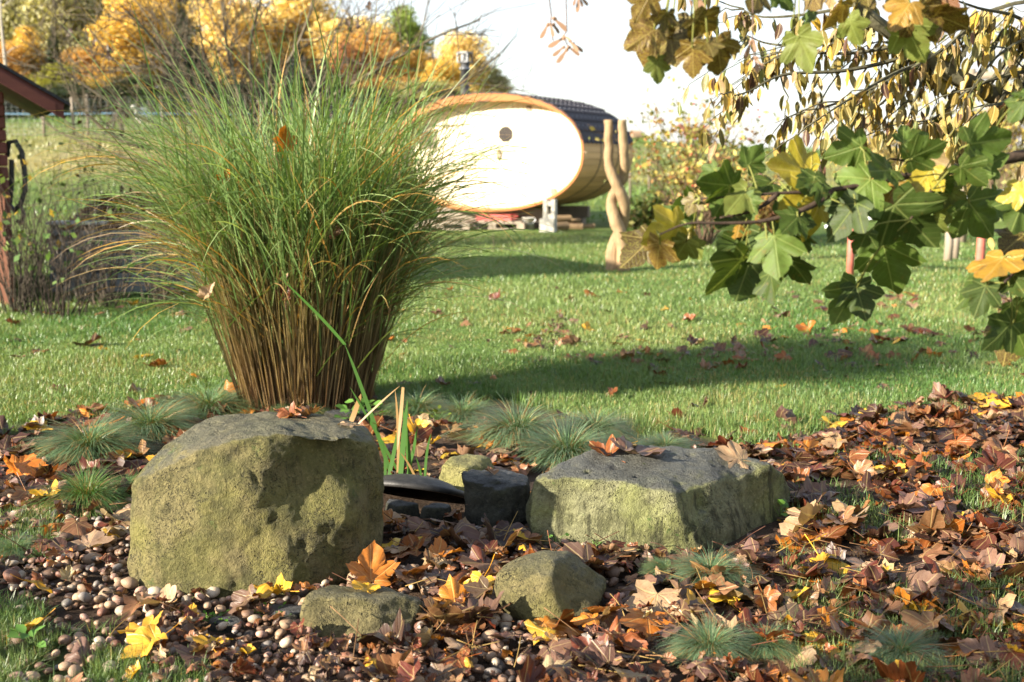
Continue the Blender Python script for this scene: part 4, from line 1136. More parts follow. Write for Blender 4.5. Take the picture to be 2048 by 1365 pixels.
# ================================================================== oval barrel sauna
SA, SB, SN, SL = 1.90, 1.035, 2.2, 2.6
sroot = empty('barrel_sauna', (at(969, 300, 21.75).x, 21.75, gz(-.5, 21.75)), R(-25))
tag(sroot, 'oval wooden barrel sauna with pale front wall and dark shingle roof', 'sauna')
SCZ = 1.345
def sup(t, a, b):
    c, s = math.cos(t), math.sin(t); e = 2 / SN
    return math.copysign(abs(c) ** e, c) * a, math.copysign(abs(s) ** e, s) * b
_T = np.linspace(0, 2 * math.pi, 2001); _XY = np.array([sup(t, SA, SB) for t in _T]); _S = np.concatenate([[0], np.cumsum(np.hypot(*np.diff(_XY, axis=0).T))])
PER = _S[-1]
def arcpt(s, off=0.0):
    s = s % PER; x = np.interp(s, _S, _XY[:, 0]); z = np.interp(s, _S, _XY[:, 1])
    x2 = np.interp((s + .01) % PER, _S, _XY[:, 0]); z2 = np.interp((s + .01) % PER, _S, _XY[:, 1])
    tx, tz = x2 - x, z2 - z; L = math.hypot(tx, tz) or 1
    return x + tz / L * off, z - tx / L * off + SCZ      # outward for counter-clockwise travel
NSTAVE = 84
for k in range(NSTAVE):
    s0, s1 = k * PER / NSTAVE + .003, (k + 1) * PER / NSTAVE - .003
    a, b = arcpt(s0, 0), arcpt(s1, 0); c, d = arcpt(s1, -.045), arcpt(s0, -.045)
    j = rnd.uniform(-.004, .004)
    pts = [(q[0], y, q[1]) for y in (0 + j, SL + j) for q in (a, b, c, d)]
    mb = MB(); mb.poly(pts, [(0, 1, 2, 3), (7, 6, 5, 4), (0, 4, 5, 1), (1, 5, 6, 2), (2, 6, 7, 3), (3, 7, 4, 0)])
    mb.build('stave', M['stave_wood'], sroot)
def rim(y0, y1, o0, o1, name, mat, sa=0.0, sb=None):
    sb = PER if sb is None else sb; n = 96; mb = MB(); pts = []; fs = []
    full = sb - sa >= PER - 1e-6
    m_ = n if full else n + 1
    for i in range(m_):
        s = sa + (sb - sa) * i / n
        p, q = arcpt(s, o0), arcpt(s, o1)
        pts += [(p[0], y0, p[1]), (p[0], y1, p[1]), (q[0], y1, q[1]), (q[0], y0, q[1])]
    for i in range(n):
        i2 = (i + 1) % m_
        for k in range(4): fs.append((i * 4 + k, i * 4 + (k + 1) % 4, i2 * 4 + (k + 1) % 4, i2 * 4 + k))
    mb.poly(pts, fs); return mb.build(name, mat, sroot)
mshade_band = mat_wood('shade_toned_orange_wood', (.34, .125, .032), .2, (1, 1, 1))  # darker orange paints in the shaded underside of the roof overhang
mb = MB(); pts = []; fs = []; nn_ = 120
for i in range(nn_):
    s = PER * i / nn_; a_ = i / nn_ * 2 * math.pi
    dep = .03 + .12 * max(0.0, math.sin(a_ - .35)) ** 1.3  # band widens at the top, where the shaded underside would show
    p_, q_ = arcpt(s, .018), arcpt(s, -dep); pts += [(p_[0], -.03, p_[1]), (p_[0], -.002, p_[1]), (q_[0], -.002, q_[1]), (q_[0], -.03, q_[1])]
for i in range(nn_):
    for k in range(4): fs.append((i * 4 + k, i * 4 + (k + 1) % 4, ((i + 1) % nn_) * 4 + (k + 1) % 4, ((i + 1) % nn_) * 4 + k))
mb.poly(pts, fs); mb.build('underside_shade_band', mshade_band, sroot)
for y in (.85, 1.75): rim(y, y + .035, .006, .0015, 'steel_hoop', M['dark_metal'])
# shingles on the upper half
s_lo = 0.15; s_hi = PER / 2 - .15
rows = 20; cols = 13
shm = []
for k in range(rows):
    s0 = s_lo + (s_hi - s_lo) * k / rows; s1 = s_lo + (s_hi - s_lo) * (k + 1) / rows + .05
    for c in range(cols):
        ya = -.04 + (SL + .08) * (c + (.5 if k % 2 else 0)) / cols - (.0 if k % 2 == 0 else (SL + .08) / cols)
        yb = ya + (SL + .08) / cols - .014
        ya = max(ya, -.04); yb = min(yb, SL + .04)
        if yb - ya < .05: continue
        below = k < rows / 2
        p0, p1 = arcpt(s0, .030 if below else .012), arcpt(s1, .012 if below else .030); r0, r1 = arcpt(s0, .004), arcpt(s1, .004)
        if not below: p0, p1 = arcpt(s0 - .05, .012), arcpt(s1 - .05, .030); r0, r1 = arcpt(s0 - .05, .004), arcpt(s1 - .05, .004)
        mid = (ya + yb) / 2; ww = (yb - ya) * .28
        lo, hi, lor, hir = (p0, p1, r0, r1) if below else (p1, p0, r1, r0)
        sl = .72
        m1 = (lo[0] * sl + hi[0] * (1 - sl), lo[1] * sl + hi[1] * (1 - sl))
        pts = [(hi[0], ya, hi[1]), (hi[0], yb, hi[1]), (m1[0], yb, m1[1]), (lo[0], mid + ww, lo[1]), (lo[0], mid - ww, lo[1]), (m1[0], ya, m1[1])]
        b = [(hir[0], ya, hir[1]), (hir[0], yb, hir[1]), (hir[0] * .3 + lor[0] * .7, yb, hir[1] * .3 + lor[1] * .7), (lor[0], mid + ww, lor[1]), (lor[0], mid - ww, lor[1]), (hir[0] * .3 + lor[0] * .7, ya, hir[1] * .3 + lor[1] * .7)]
        mb = MB(); mb.poly(pts + b, [tuple(range(6)), tuple(range(11, 5, -1))] + [(i, (i + 1) % 6, 6 + (i + 1) % 6, 6 + i) for i in range(6)])
        mb.build('shingle', M['shingle'], sroot)
# pale staple and tab dots on the shingles
mb = MB(); mb.color((.22, .22, .25))
for k in range(1, rows):
    for c in range(cols):
        s = s_lo + (s_hi - s_lo) * (k + .45) / rows; y = -.04 + (SL + .08) * (c + (.5 if k % 2 else 0.02)) / cols
        if y < 0: continue
        p = arcpt(s, .036); q = arcpt(s, .02)
        mb.tube([(p[0], y, p[1]), (q[0], y, q[1])], .011, 5)
tag(mb.build('shingle_tabs', M['paint'], sroot), kind='stuff')
# front wall of vertical boards, set back under the overhang
IN_A, IN_B, WY = SA - .05, SB - .05, .26
def zlim(x, a=IN_A, b=IN_B):
    q = max(0.0, 1 - abs(x / a) ** SN); return b * q ** (1 / SN)
nb = 34; bw = 2 * IN_A / nb
for k in range(nb):
    x0, x1 = -IN_A + k * bw + .0035, -IN_A + (k + 1) * bw - .0035
    xsamp = [x0, (x0 + x1) / 2, x1]
    top = [(x, SCZ + zlim(x)) for x in xsamp]; bot = [(x, SCZ - zlim(x)) for x in reversed(xsamp)]
    ring_ = top + bot; pr = rnd.uniform(0, .002)
    pts = [(x, WY - pr, z) for x, z in ring_] + [(x, WY + .03, z) for x, z in ring_]
    n = len(ring_)
    mb = MB(); mb.poly(pts, [tuple(range(n)), tuple(range(2 * n - 1, n - 1, -1))] + [(i, (i + 1) % n, n + (i + 1) % n, n + i) for i in range(n)])
    mb.build('wall_board', M['pale_wood'], sroot)
n = 48
mb = MB(); mb.poly([(sup(2 * math.pi * i / n, IN_A, IN_B)[0], y, SCZ + sup(2 * math.pi * i / n, IN_A, IN_B)[1]) for y in (SL - .25, SL - .21) for i in range(n)],
                   [tuple(range(n)), tuple(range(2 * n - 1, n - 1, -1))] + [(i, (i + 1) % n, n + (i + 1) % n, n + i) for i in range(n)])
mb.build('back_wall', M['pale_wood'], sroot)
# door
def sx(u, v):   # photo pixel -> sauna wall coordinates
    d = ray(u, v); o = Vector((0, 0, CAMH)); Mi = (Matrix.Translation(sroot.location) @ Matrix.Rotation(R(-25), 4, 'Z')).inverted()
    o2 = Mi @ o; d2 = Mi.to_3x3() @ d; t = (WY - o2.y) / d2.y; p = o2 + d2 * t; return p.x, p.z
dx0, dz1 = sx(989, 236); dx1, dz0 = sx(1046, 402)
door = MB(); door.box(dx0, dx1, WY - .028, WY - .004, dz0, dz1, None, .004); door = door.build('door', M['pale_wood'], sroot)
mb = MB()
for (a0, a1, c0, c1) in ((dx0 - .05, dx0 - .012, dz0, dz1), (dx1 + .012, dx1 + .05, dz0, dz1), (dx0 - .05, dx1 + .05, dz1 + .012, dz1 + .06)):
    mb.box(a0, a1, WY - .02, WY - .003, c0, c1)
mb.build('door_frame', M['pale_wood'], sroot)
def ngon(cx, cz, r, n, y0, y1, name, mat, par, rot=0.0, ratio=1.0):
    mb = MB(); ring_ = [(cx + r * math.cos(rot + 2 * math.pi * i / n), cz + r * ratio * math.sin(rot + 2 * math.pi * i / n)) for i in range(n)]
    mb.poly([(x, y0, z) for x, z in ring_] + [(x, y1, z) for x, z in ring_], [tuple(range(n)), tuple(range(2 * n - 1, n - 1, -1))] + [(i, (i + 1) % n, n + (i + 1) % n, n + i) for i in range(n)])
    return mb.build(name, mat, par)
wx, wz = sx(1013, 269)
wn = ngon(wx, wz, .175, 8, WY - .036, WY - .0285, 'window', M['pale_wood'], sroot, R(22.5)); tag(wn, 'octagonal dark window in the sauna door')
ngon(wx, wz, .15, 8, WY - .042, WY - .0365, 'pane', M['glass'], wn, R(22.5))
hx_, hz_ = sx(1000, 310)
mb = MB(); mb.tube([(hx_ + .0, WY - .03, hz_ + .11), (hx_ + .005, WY - .075, hz_ + .05), (hx_ - .01, WY - .075, hz_ - .04), (hx_ + .0, WY - .03, hz_ - .11)], [.010, .022, .022, .012], 8); mb.build('door_handle', M['post_wood'], door, True)
for (u, v) in ((1058, 217), (1107, 383)):
    vx, vz = sx(u, v); mb = MB(); mb.box(vx - .05, vx + .05, WY - .022, WY - .004, vz - .05, vz + .05)
    vt = mb.build('vent_cover', M['old_wood'], sroot)
ax0, az1 = sx(838, 258); ax1, az0 = sx(873, 297)
mb = MB(); mb.box(ax0, ax1, WY - .03, WY - .004, az0, az1); wn2 = mb.build('window', M['old_wood'], sroot); tag(wn2, 'square brown shuttered window in the sauna wall')
mb = MB(); mb.box(ax0 + .05, ax1 - .05, WY - .036, WY - .031, az0 + .05, az1 - .05); mb.build('pane', M['glass'], wn2)
# chimney
chx = (at(930, 190, 22.9)); Mi = (Matrix.Translation(sroot.location) @ Matrix.Rotation(R(-25), 4, 'Z')).inverted(); cl = Mi @ chx
ch = lathe([(.085, -.45), (.085, .30), (.11, .30), (.11, .33), (.085, .33), (.085, .45), (.0, .45)], 20).build('chimney_pipe', M['steel'], sroot, True); ch.location = cl + Vector((0, 0, .16))
mb = MB()
mb.tube([(0, 0, .44), (0, 0, .59)], .085, 14)
mb.box(-.12, .12, -.12, .12, .585, .625, None, .01); mb.box(-.12, .12, -.12, .12, .42, .445, None, .008)
for sx_ in (-1, 1):
    for sy_ in (-1, 1): mb.box(sx_ * .1 - .012, sx_ * .1 + .012, sy_ * .1 - .012, sy_ * .1 + .012, .44, .59)
mb.build('chimney_cap', mat_plain('dull_steel', (.16, .165, .175), .5, .4, .6, .15, 6, .03), ch)
# supports
for y in (.45, 2.1):
    mb = MB(); zb = SCZ - SB
    mb.box(-1.2, 1.2, y - .06, y + .06, .12, zb + .03, None, .01); mb.build('cradle_beam', M['old_wood'], sroot)
    for x in (-1.0, 0.0, 1.0):
        mb = MB(); mb.box(x - .1, x + .1, y - .1, y + .1, -.1, .12, None, .008); mb.build('foundation_block', M['old_wood'], sroot)

# things around the sauna
def gp(u, v): return ground(u, v)
def pallet(p, rz, label):
    e = empty('wooden_pallet', p, rz); tag(e, label, 'pallet', 'pallets under the sauna')
    for k in range(7): mb = MB(); mb.box(-.6 + k * .17, -.6 + k * .17 + .12, -.4, .4, .125, .147); mb.build('top_board', M['old_wood'], e)
    for y in (-.35, 0, .35):
        mb = MB(); mb.box(-.6, .6, y - .05, y + .05, .103, .125); mb.build('stringer', M['old_wood'], e)
        for x in (-.53, 0, .53): mb = MB(); mb.box(x - .07, x + .07, y - .05, y + .05, .02, .103); mb.build('block', M['old_wood'], e)
        mb = MB(); mb.box(-.6, .6, y - .05, y + .05, 0, .02); mb.build('bottom_board', M['old_wood'], e)
q = gp(1000, 457); pallet((q.x, q.y, q.z), R(-20), 'grey wooden pallet under the sauna door')
q = gp(915, 457); pallet((q.x - .1, q.y - .1, q.z), R(-28), 'grey wooden pallet beside the tall grass under the sauna')
cr = empty('red_crate', (gp(1000, 457).x - .05, gp(1000, 457).y, gp(1000, 457).z + .149), R(-20)); tag(cr, 'flat red lattice crate lying on the pallet under the sauna', 'crate')
cr.location.z = gp(1000, 457).z + .148
mred = mat_plain('red_plastic', (.42, .07, .06), .5, .4, 0, .2, 10, .05)
mb = MB(); mb.box(-.33, .33, -.2, .2, 0, .012); mb.build('crate_floor', mred, cr)
for (x0, x1, y0, y1) in ((-.33, .33, -.2, -.188), (-.33, .33, .188, .2), (-.33, -.318, -.188, .188), (.318, .33, -.188, .188)):
    mb = MB()
    for zz in (.012, .05, .088): mb.box(x0, x1, y0, y1, zz, zz + .018)
    L = max(x1 - x0, y1 - y0)
    for k in range(int(L / .06) + 1):
        t = k / int(L / .06)
        if x1 - x0 > y1 - y0: xx = x0 + t * (x1 - x0 - .014); mb.box(xx, xx + .014, y0 + .001, y1 - .001, .013, .105)
        else: yy = y0 + t * (y1 - y0 - .014); mb.box(x0 + .001, x1 - .001, yy, yy + .014, .013, .105)
    mb.build('crate_side', mred, cr)
wp = empty('concrete_post', gp(1100, 464), R(-15)); tag(wp, 'white-painted concrete block post propping the sauna rim', 'post')
mw = mat_plain('chipped_white_paint', (.44, .42, .37), .8, .2, 0, .35, 14, .4)
mb = MB(); mb.box(-.16, .10, -.11, .11, -.03, .22, None, .012); mb.build('base_block', mw, wp)
mb = MB(); mb.box(-.105, -.035, -.08, .08, .22, .55, None, .006); mb.box(.035, .105, -.08, .08, .22, .55, None, .006); mb.box(-.034, .034, -.07, .07, .22, .30); mb.box(-.034, .034, -.07, .07, .44, .52); mb.build('hollow_block', mw, wp)
bk = empty('bucket', gp(1058, 459)); tag(bk, 'small white plastic bucket in the grass beside the white block', 'bucket')
lathe([(0, .0), (.085, .0), (.11, .19), (.118, .19), (.118, .205), (.104, .205), (.08, .02), (0, .02)], 18).build('bucket_body', mw, bk, True)
mb = MB(); mb.tube([(.11 * math.cos(a), 0, .19 - .10 * math.sin(a)) for a in np.linspace(0, math.pi, 9)], .004, 5); ob = mb.build('bail', M['steel'], bk); ob.location.y = -.112
LOGB = ['split log with orange end lying on top of the pile', 'split log at the bottom of the pile beside the white block', 'short log leaning on the pile under the barrel', 'flat split log at the right end of the pile', 'thin log lying across the pile']
for i, (u, v, rz, rad, L_, zz) in enumerate(((1120, 458, .3, .06, .40, .13), (1118, 461, .5, .075, .35, .0), (1145, 459, -.2, .06, .38, .0), (1170, 457, .2, .045, .35, .0), (1135, 457, .1, .04, .45, .11))):
    p = gp(u, v); mb = MB(); pr_ = []
    ring_ = [(rad * math.cos(a) * rnd.uniform(.85, 1.1), rad * math.sin(a) * rnd.uniform(.8, 1.05)) for a in np.linspace(0, 2 * math.pi, 11)[:-1]]
    n = len(ring_); pts = [(x_, yy, z_) for x_ in (-L_ / 2, 0, L_ / 2) for yy, z_ in [(a + rnd.uniform(-.004, .004), b) for a, b in ring_]]
    mb.poly(pts, [tuple(range(n - 1, -1, -1)), tuple(2 * n + k for k in range(n))] + [(j * n + k, j * n + (k + 1) % n, (j + 1) * n + (k + 1) % n, (j + 1) * n + k) for j in range(2) for k in range(n)])
    o = mb.build('firewood_log', M['post_wood']); o.location = (p.x, p.y, p.z + rad * .85 + zz); o.rotation_euler = (rnd.uniform(0, 3), 0, rz)
    tag(o, LOGB[i], 'log', 'firewood logs under the sauna')
bq = gp(1145, 455); mb = MB(); mb.box(-.11, .11, -.06, .06, 0, .14, None, .006); o = mb.build('brick_block', mat_plain('red_brick', (.28, .10, .07), .85, .2, 0, .3, 20, .3)); o.location = (bq.x, bq.y + .35, bq.z); tag(o, 'single red-brown brick block under the barrel', 'brick')

# ================================================================== twisted wooden post
def zp6(x, y): return 1200 + x / 2.415, 200 + y / 2.415
tp = empty('twisted_post', at(1236, 540, 13.7)); tp.location.z = gz(tp.location.x, 13.7)
tag(tp, 'carved wooden post of two intertwined strands standing on the lawn', 'post')
def spl(pts, n):
    pts = [np.array(p, float) for p in pts]; pts = [2 * pts[0] - pts[1]] + pts + [2 * pts[-1] - pts[-2]]; out = []
    for i in range(1, len(pts) - 2):
        for k in range(n):
            t = k / n; p0, p1, p2, p3 = pts[i - 1:i + 3]
            out.append(.5 * ((2 * p1) + (-p0 + p2) * t + (2 * p0 - 5 * p1 + 4 * p2 - p3) * t * t + (-p0 + 3 * p1 - 3 * p2 + p3) * t ** 3))
    out.append(pts[-2]); return out
for pts in ([(40, 97, 0, 19), (42, 200, 0, 19), (46, 320, -.03, 21), (75, 400, -.07, 23), (112, 480, -.06, 24), (120, 550, .0, 23), (96, 640, .06, 23), (68, 720, .05, 26), (64, 828, .02, 29)],
            [(108, 97, 0, 19), (112, 200, 0, 20), (118, 300, .02, 22), (116, 370, .06, 22), (80, 430, .06, 21), (56, 490, .0, 22), (66, 560, -.05, 24), (96, 640, -.07, 25), (112, 720, -.05, 27), (112, 828, -.02, 26)]):
    w3 = []; rr_ = []
    for (x_, y_, dY, rp) in pts:
        q = at(*zp6(x_, y_), 13.7 + dY); w3.append(tuple(q - tp.location) + (rp * (1.10 + .25 * max(0.0, (y_ - 450) / 380)) / 2.415 / 2400 * 13.8,))
    sp_ = spl(w3, 9); path = [Vector(p[:3]) for p in sp_]; path[-1].z = -.05
    rad = [p[3] for p in sp_]
    mb = MB(); mb.tube(path, rad, 16, True, .05)
    rr2 = random.Random(3)
    mb.v = [tuple(Vector(q) + Vector((noise.noise(Vector(q) * 9), noise.noise(Vector(q) * 9 + Vector((7, 0, 0))), 0)) * .012 + Vector((noise.noise(Vector(q) * 30), noise.noise(Vector(q) * 30 + Vector((7, 0, 0))), 0)) * .005) for q in mb.v]
    mb.build('strand', M['post_wood'], tp, True)

# ================================================================== red shed at the left edge
SY = 10.7
sh = empty('red_shed', (at(20, 400, SY).x, SY, 0), R(26)); tag(sh, 'dark red wooden garden shed with overhanging felt roof', 'shed')
ez = at(118, 210, SY).z; ex = at(120, 210, SY).x - sh.location.x
ridge_x = -1.5; slope = .60
def rz_(x): return ez + (ex - x) * slope
H0 = rz_(0) - .10
k = 0; z = 0.0
while z < rz_(-1.5) - .2:
    z1 = min(z + .108, rz_(-1.5) - .16)
    # front boards: a log end stands proud at the corner
    xr = 0.0 if z1 < H0 else -(z1 - H0) / slope
    mb = MB(); mb.box(-3.0, xr - .085 if z1 < H0 else xr, 0, .05, z + .004, z1 - .004, None, .008); mb.build('wall_board', M['red_wood'], sh)
    if z1 < H0:
        mb = MB(); mb.box(-.08, .0, -.05, .055, z + .003, z1 - .003, None, .012); mb.build('corner_log', M['red_wood'], sh)
        mb = MB(); mb.box(-.055, -.005, .056, 2.4, z + .004, z1 - .004, None, .008); mb.build('side_board', M['red_wood'], sh)
    z += .108
def slab(x0, x1, y0, y1, off, th, name, mat):
    mb = MB(); p = []
    for x in (x0, x1):
        for y in (y0, y1):
            for d in (off, off + th): p.append((x, y, rz_(x) + d))
    mb.poly(p, [(0, 1, 3, 2), (4, 6, 7, 5), (0, 4, 5, 1), (2, 3, 7, 6), (0, 2, 6, 4), (1, 5, 7, 3)]); return mb.build(name, mat, sh)
slab(-1.5, ex + .03, -.30, 2.7, .0, .03, 'roof_felt', M['felt'])
for kk in range(9): slab(-1.5, ex - .02, -.27 + kk * .33, -.27 + kk * .33 + .322, -.028, .026, 'roof_board', M['red_wood'])
slab(-1.5, ex - .03, -.305, -.275, -.145, .115, 'barge_board', M['red_wood'])
slab(-.30, ex - .10, -.34, -.306, -.15, .10, 'barge_board', M['red_wood'])
mb = MB()
mb.poly([(x, y, z) for x in (-3.0, ridge_x - 0.001) for y in (-.3, 2.7) for z in (rz_(-1.5) - .9 * (x < -2) , rz_(-1.5) + .03 - .9 * (x < -2))], [(0, 1, 3, 2), (4, 6, 7, 5), (0, 4, 5, 1), (2, 3, 7, 6), (0, 2, 6, 4), (1, 5, 7, 3)])
mb.build('far_roof_felt', M['felt'], sh)
mb = MB(); mb.tube([(-.01, .05, 1.28), (.02, .0, 1.40), (.08, -.02, 1.41), (.125, -.02, 1.32), (.14, -.02, 1.12), (.135, -.02, .98), (.09, -.02, .86), (.03, .0, .80), (-.01, .03, .86), (.02, .02, 1.05), (.03, .02, 1.25)], .023, 8); h1 = mb.build('hose_loop', M['rubber']); h1.location = sh.location; h1.rotation_euler = (0, 0, R(12))
tag(h1, 'black hose loop hanging on the side of the red shed', 'hose')
mb = MB(); mb.tube([(.012, .2, .82), (.06, .12, .84), (.09, .1, .76), (.05, .12, .68), (.01, .2, .70)], .018, 8); h2 = mb.build('hose_loop', M['rubber']); h2.location = sh.location; h2.rotation_euler = (0, 0, R(10))
tag(h2, 'small black hose end below the big loop on the shed', 'hose')
mo = mat_wood('orange_board', (.16, .060, .030), .3, (3, 3, .5), .7, .1)
mb = MB(); mb.box(-.05, .05, -.015, .015, 0, 1.33, Matrix.Translation((0, 0, 0)), .004); o = mb.build('leaning_board', mo); o.location = (sh.location.x + .06, SY - .30, 0); o.rotation_euler = (R(-8), R(-7), 0); tag(o, 'orange-brown board leaning upright against the shed corner', 'board')
mb = MB(); mb.box(-.09, .09, -.012, .012, 0, 1.0, None, .004); o = mb.build('leaning_board', mo); o.location = (sh.location.x - .12, SY - .25, 0); o.rotation_euler = (R(-10), R(2), 0); tag(o, 'wide reddish board leaning on the shed front', 'board')

# compost bin with leaf heap
CY = 11.3
cx0, cx1 = at(95, 480, CY).x, at(365, 480, CY).x
cb_ = empty('compost_bin', ((cx0 + cx1) / 2, CY, 0)); tag(cb_, 'grey board compost bin behind the bare shrubs beside the shed', 'compost bin')
hw = (cx1 - cx0) / 2
mgrey = mat_wood('blue_grey_board', (.20, .225, .24), .3, (.9, 14, 14))
for z in (.0, .2, .4):
    for (x0, x1, y0, y1) in ((-hw, hw, 0, .03), (-hw, hw, 1.0, 1.03), (-hw, -hw + .03, .032, .998), (hw - .03, hw, .032, .998)):
        mb = MB(); mb.box(x0, x1, y0, y1, z + .01, z + .19, None, .004); mb.build('bin_board', mgrey, cb_)
for x in (-hw + .05, hw - .05):
    for y in (.06, .96): mb = MB(); mb.box(x - .03, x + .03, y - .03 + .002, y + .03, 0, .66, None, .004); mb.build('bin_post', mgrey, cb_)
mb = MB(); mb.box(-hw, -hw + .55, -.03, .22, .645, .675, None, .004); o = mb.build('cover_board', mat_plain('pale_cover_board', (.50, .50, .48), .5, .4, 0, .15, 8, .1), cb_)
n = 24; pts = []; F_ = []
for i in range(n):
    for j in range(n):
        x = -hw + .04 + (2 * hw - .08) * i / (n - 1); y = .04 + .92 * j / (n - 1)
        e = (1 - abs(2 * i / (n - 1) - 1) ** 2.5) * (1 - abs(2 * j / (n - 1) - 1) ** 2.5)
        pts.append((cb_.location.x + x, CY + y, .5 + .36 * e + .04 * noise.noise(Vector((x * 4, y * 4, 0)))))
F_ = [(i * n + j, (i + 1) * n + j, (i + 1) * n + j + 1, i * n + j + 1) for i in range(n - 1) for j in range(n - 1)]
mb = MB(); mb.color((.05, .03, .022)); mb.poly(pts, F_); ho = mb.build('compost_heap', M['bark'], None, True); tag(ho, 'dark heap of old leaves filling the grey compost bin', 'compost heap', kind='stuff')
it = []
for k in range(420):
    i = rnd.randrange(n * n); p = pts[i]; s = rnd.uniform(.06, .12); gi = rnd.randrange(16); nm, c = leaf_color(W_DARK)
    it.append((Matrix.Translation((p[0] + rnd.uniform(-.03, .03), p[1] + rnd.uniform(-.03, .03), p[2] + .02)) @ leaf_rot(.5).to_matrix().to_4x4() @ Matrix.Diagonal((s, s, s, 1)), np.array(c) * LG[gi][2], LG[gi][0], LG[gi][1], LG[gi][3]))
tag(link('compost_leaves', join_instances('compost_leaves', it, M['leaf']), M['leaf']), 'dark brown leaves lying over the compost heap', 'leaves', kind='stuff')

# ================================================================== branching plants
def grow(mb, p, d, L, r, depth, rn, spread=.5, droop=0.0, kids=(3, 5), tips=None, segs=5, wander=.12, ratio=.62, minr=.002, sides=5):
    path = [p.copy()]; rad = [r]; q = p.copy(); dd = d.normalized()
    for i in range(segs):
        dd = (dd + Vector((rn.gauss(0, wander), rn.gauss(0, wander), rn.gauss(0, wander * .6) + droop))).normalized()
        q = q + dd * L / segs; path.append(q.copy()); rad.append(max(minr, r * (1 - .62 * (i + 1) / segs)))
    mb.tube(path, rad, max(3, sides), depth == 0)
    if depth <= 0:
        if tips is not None: tips.append((path[-1], dd)); tips.append((path[len(path) // 2], dd))
        return
    for k in range(rn.randint(*kids)):
        t = rn.uniform(.25, 1.0); i = min(int(t * segs), segs - 1); f = t * segs - i
        bp = path[i].lerp(path[i + 1], f); br = rad[i] * .62
        ax = Vector((rn.gauss(0, 1), rn.gauss(0, 1), rn.gauss(0, .6))).normalized()
        nd = (dd * (1 - spread) + ax * spread + Vector((0, 0, .12))).normalized()
        grow(mb, bp, nd, L * ratio * rn.uniform(.7, 1.2), max(minr, br), depth - 1, rn, spread, droop, kids, tips, max(3, segs - 1), wander * 1.1, ratio, minr, sides - 1)

# bare multi-stemmed tree behind the tall grass
rn = random.Random(5)
tb = Vector((at(470, 430, 16.5).x, 16.5, 0)); bt = empty('bare_tree', tb)
tag(bt, 'leafless grey tree with wide spreading twigs behind the tall grass', 'tree')
mb = MB(); mb.color((.15, .125, .085)); mb.tube([(0, 0, -.1), (.02, 0, .3), (0, 0, .55)], [.15, .11, .09], 8); mb.build('trunk', M['bark'], bt, True)
def scr(u, v, Y): return at(u, v, Y) - tb
STEMS = [[(500, 330), (480, 200), (455, 100), (440, -40)], [(500, 330), (510, 220), (500, 90), (540, -60)], [(500, 320), (540, 190), (600, 80), (640, -40)], [(500, 340), (610, 230), (720, 160), (860, 80), (960, 40)], [(495, 350), (640, 270), (760, 220), (900, 180), (1000, 110)],
         [(490, 340), (400, 230), (330, 90), (250, -30)], [(490, 350), (380, 180), (290, 60), (240, 10)], [(490, 345), (340, 150), (240, 130), (180, 60)], [(490, 360), (330, 260), (230, 210), (120, 130), (110, 60)], [(490, 370), (360, 310), (240, 280), (150, 200), (112, 100)], [(500, 350), (450, 240), (410, 120), (395, 0)], [(505, 350), (580, 260), (640, 130), (700, 10)], [(500, 360), (650, 300), (800, 260), (940, 250)], [(490, 370), (380, 340), (250, 315), (120, 265), (60, 215)]]
for s_, st in enumerate(STEMS):
    Yo = 16.5 + rn.uniform(-.9, .9)
    path = [Vector((0, 0, .4)) + Vector((rn.uniform(-.05, .05), rn.uniform(-.05, .05), 0))] + [scr(u, v, 16.5 + (Yo - 16.5) * (i + 1) / len(st)) for i, (u, v) in enumerate(st)]
    sp_ = [Vector(q) for q in spl([tuple(p) for p in path], 5)]
    n_ = len(sp_); mb = MB(); c0 = rn.uniform(.75, 1.25); mb.color((.125 * c0, .102 * c0, .070 * c0))
    r0 = .054 if s_ < 5 else .038
    mb.tube(sp_, [max(.005, r0 * (1 - .85 * i / n_)) for i in range(n_)], 6)
    for k in range(24):
        i = rn.randint(n_ // 4, n_ - 2); d = (sp_[i + 1] - sp_[i]).normalized()
        nd = (d * .55 + Vector((rn.gauss(0, .45), rn.gauss(0, .45), rn.gauss(.05, .4)))).normalized()
        grow(mb, sp_[i], nd, rn.uniform(.5, 1.3), max(.006, r0 * .45 * (1 - .85 * i / n_)), 1, rn, .5, .01, (3, 5), None, 5, .17, .6, .0044, 4)
    mb.build('limb', M['bark'], bt)
lm_ = [leaf_mesh('hanging_leaf', LG[10 + i], M['leaf']) for i in range(3)]
for (u, v) in ((135, 70), (185, 88), (220, 105), (360, 2), (700, 48), (712, 55), (705, 62), (742, 17), (222, 118)):
    o = bpy.data.objects.new('dead_leaf', lm_[rn.randrange(3)]); COL.objects.link(o); o.parent = bt; o.location = scr(u, v, 16.4); o.scale = (.11,) * 3; o.rotation_euler = (R(100), rn.uniform(-1, 1), rn.uniform(0, 6)); o.color = (.05, .025, .02, 1)

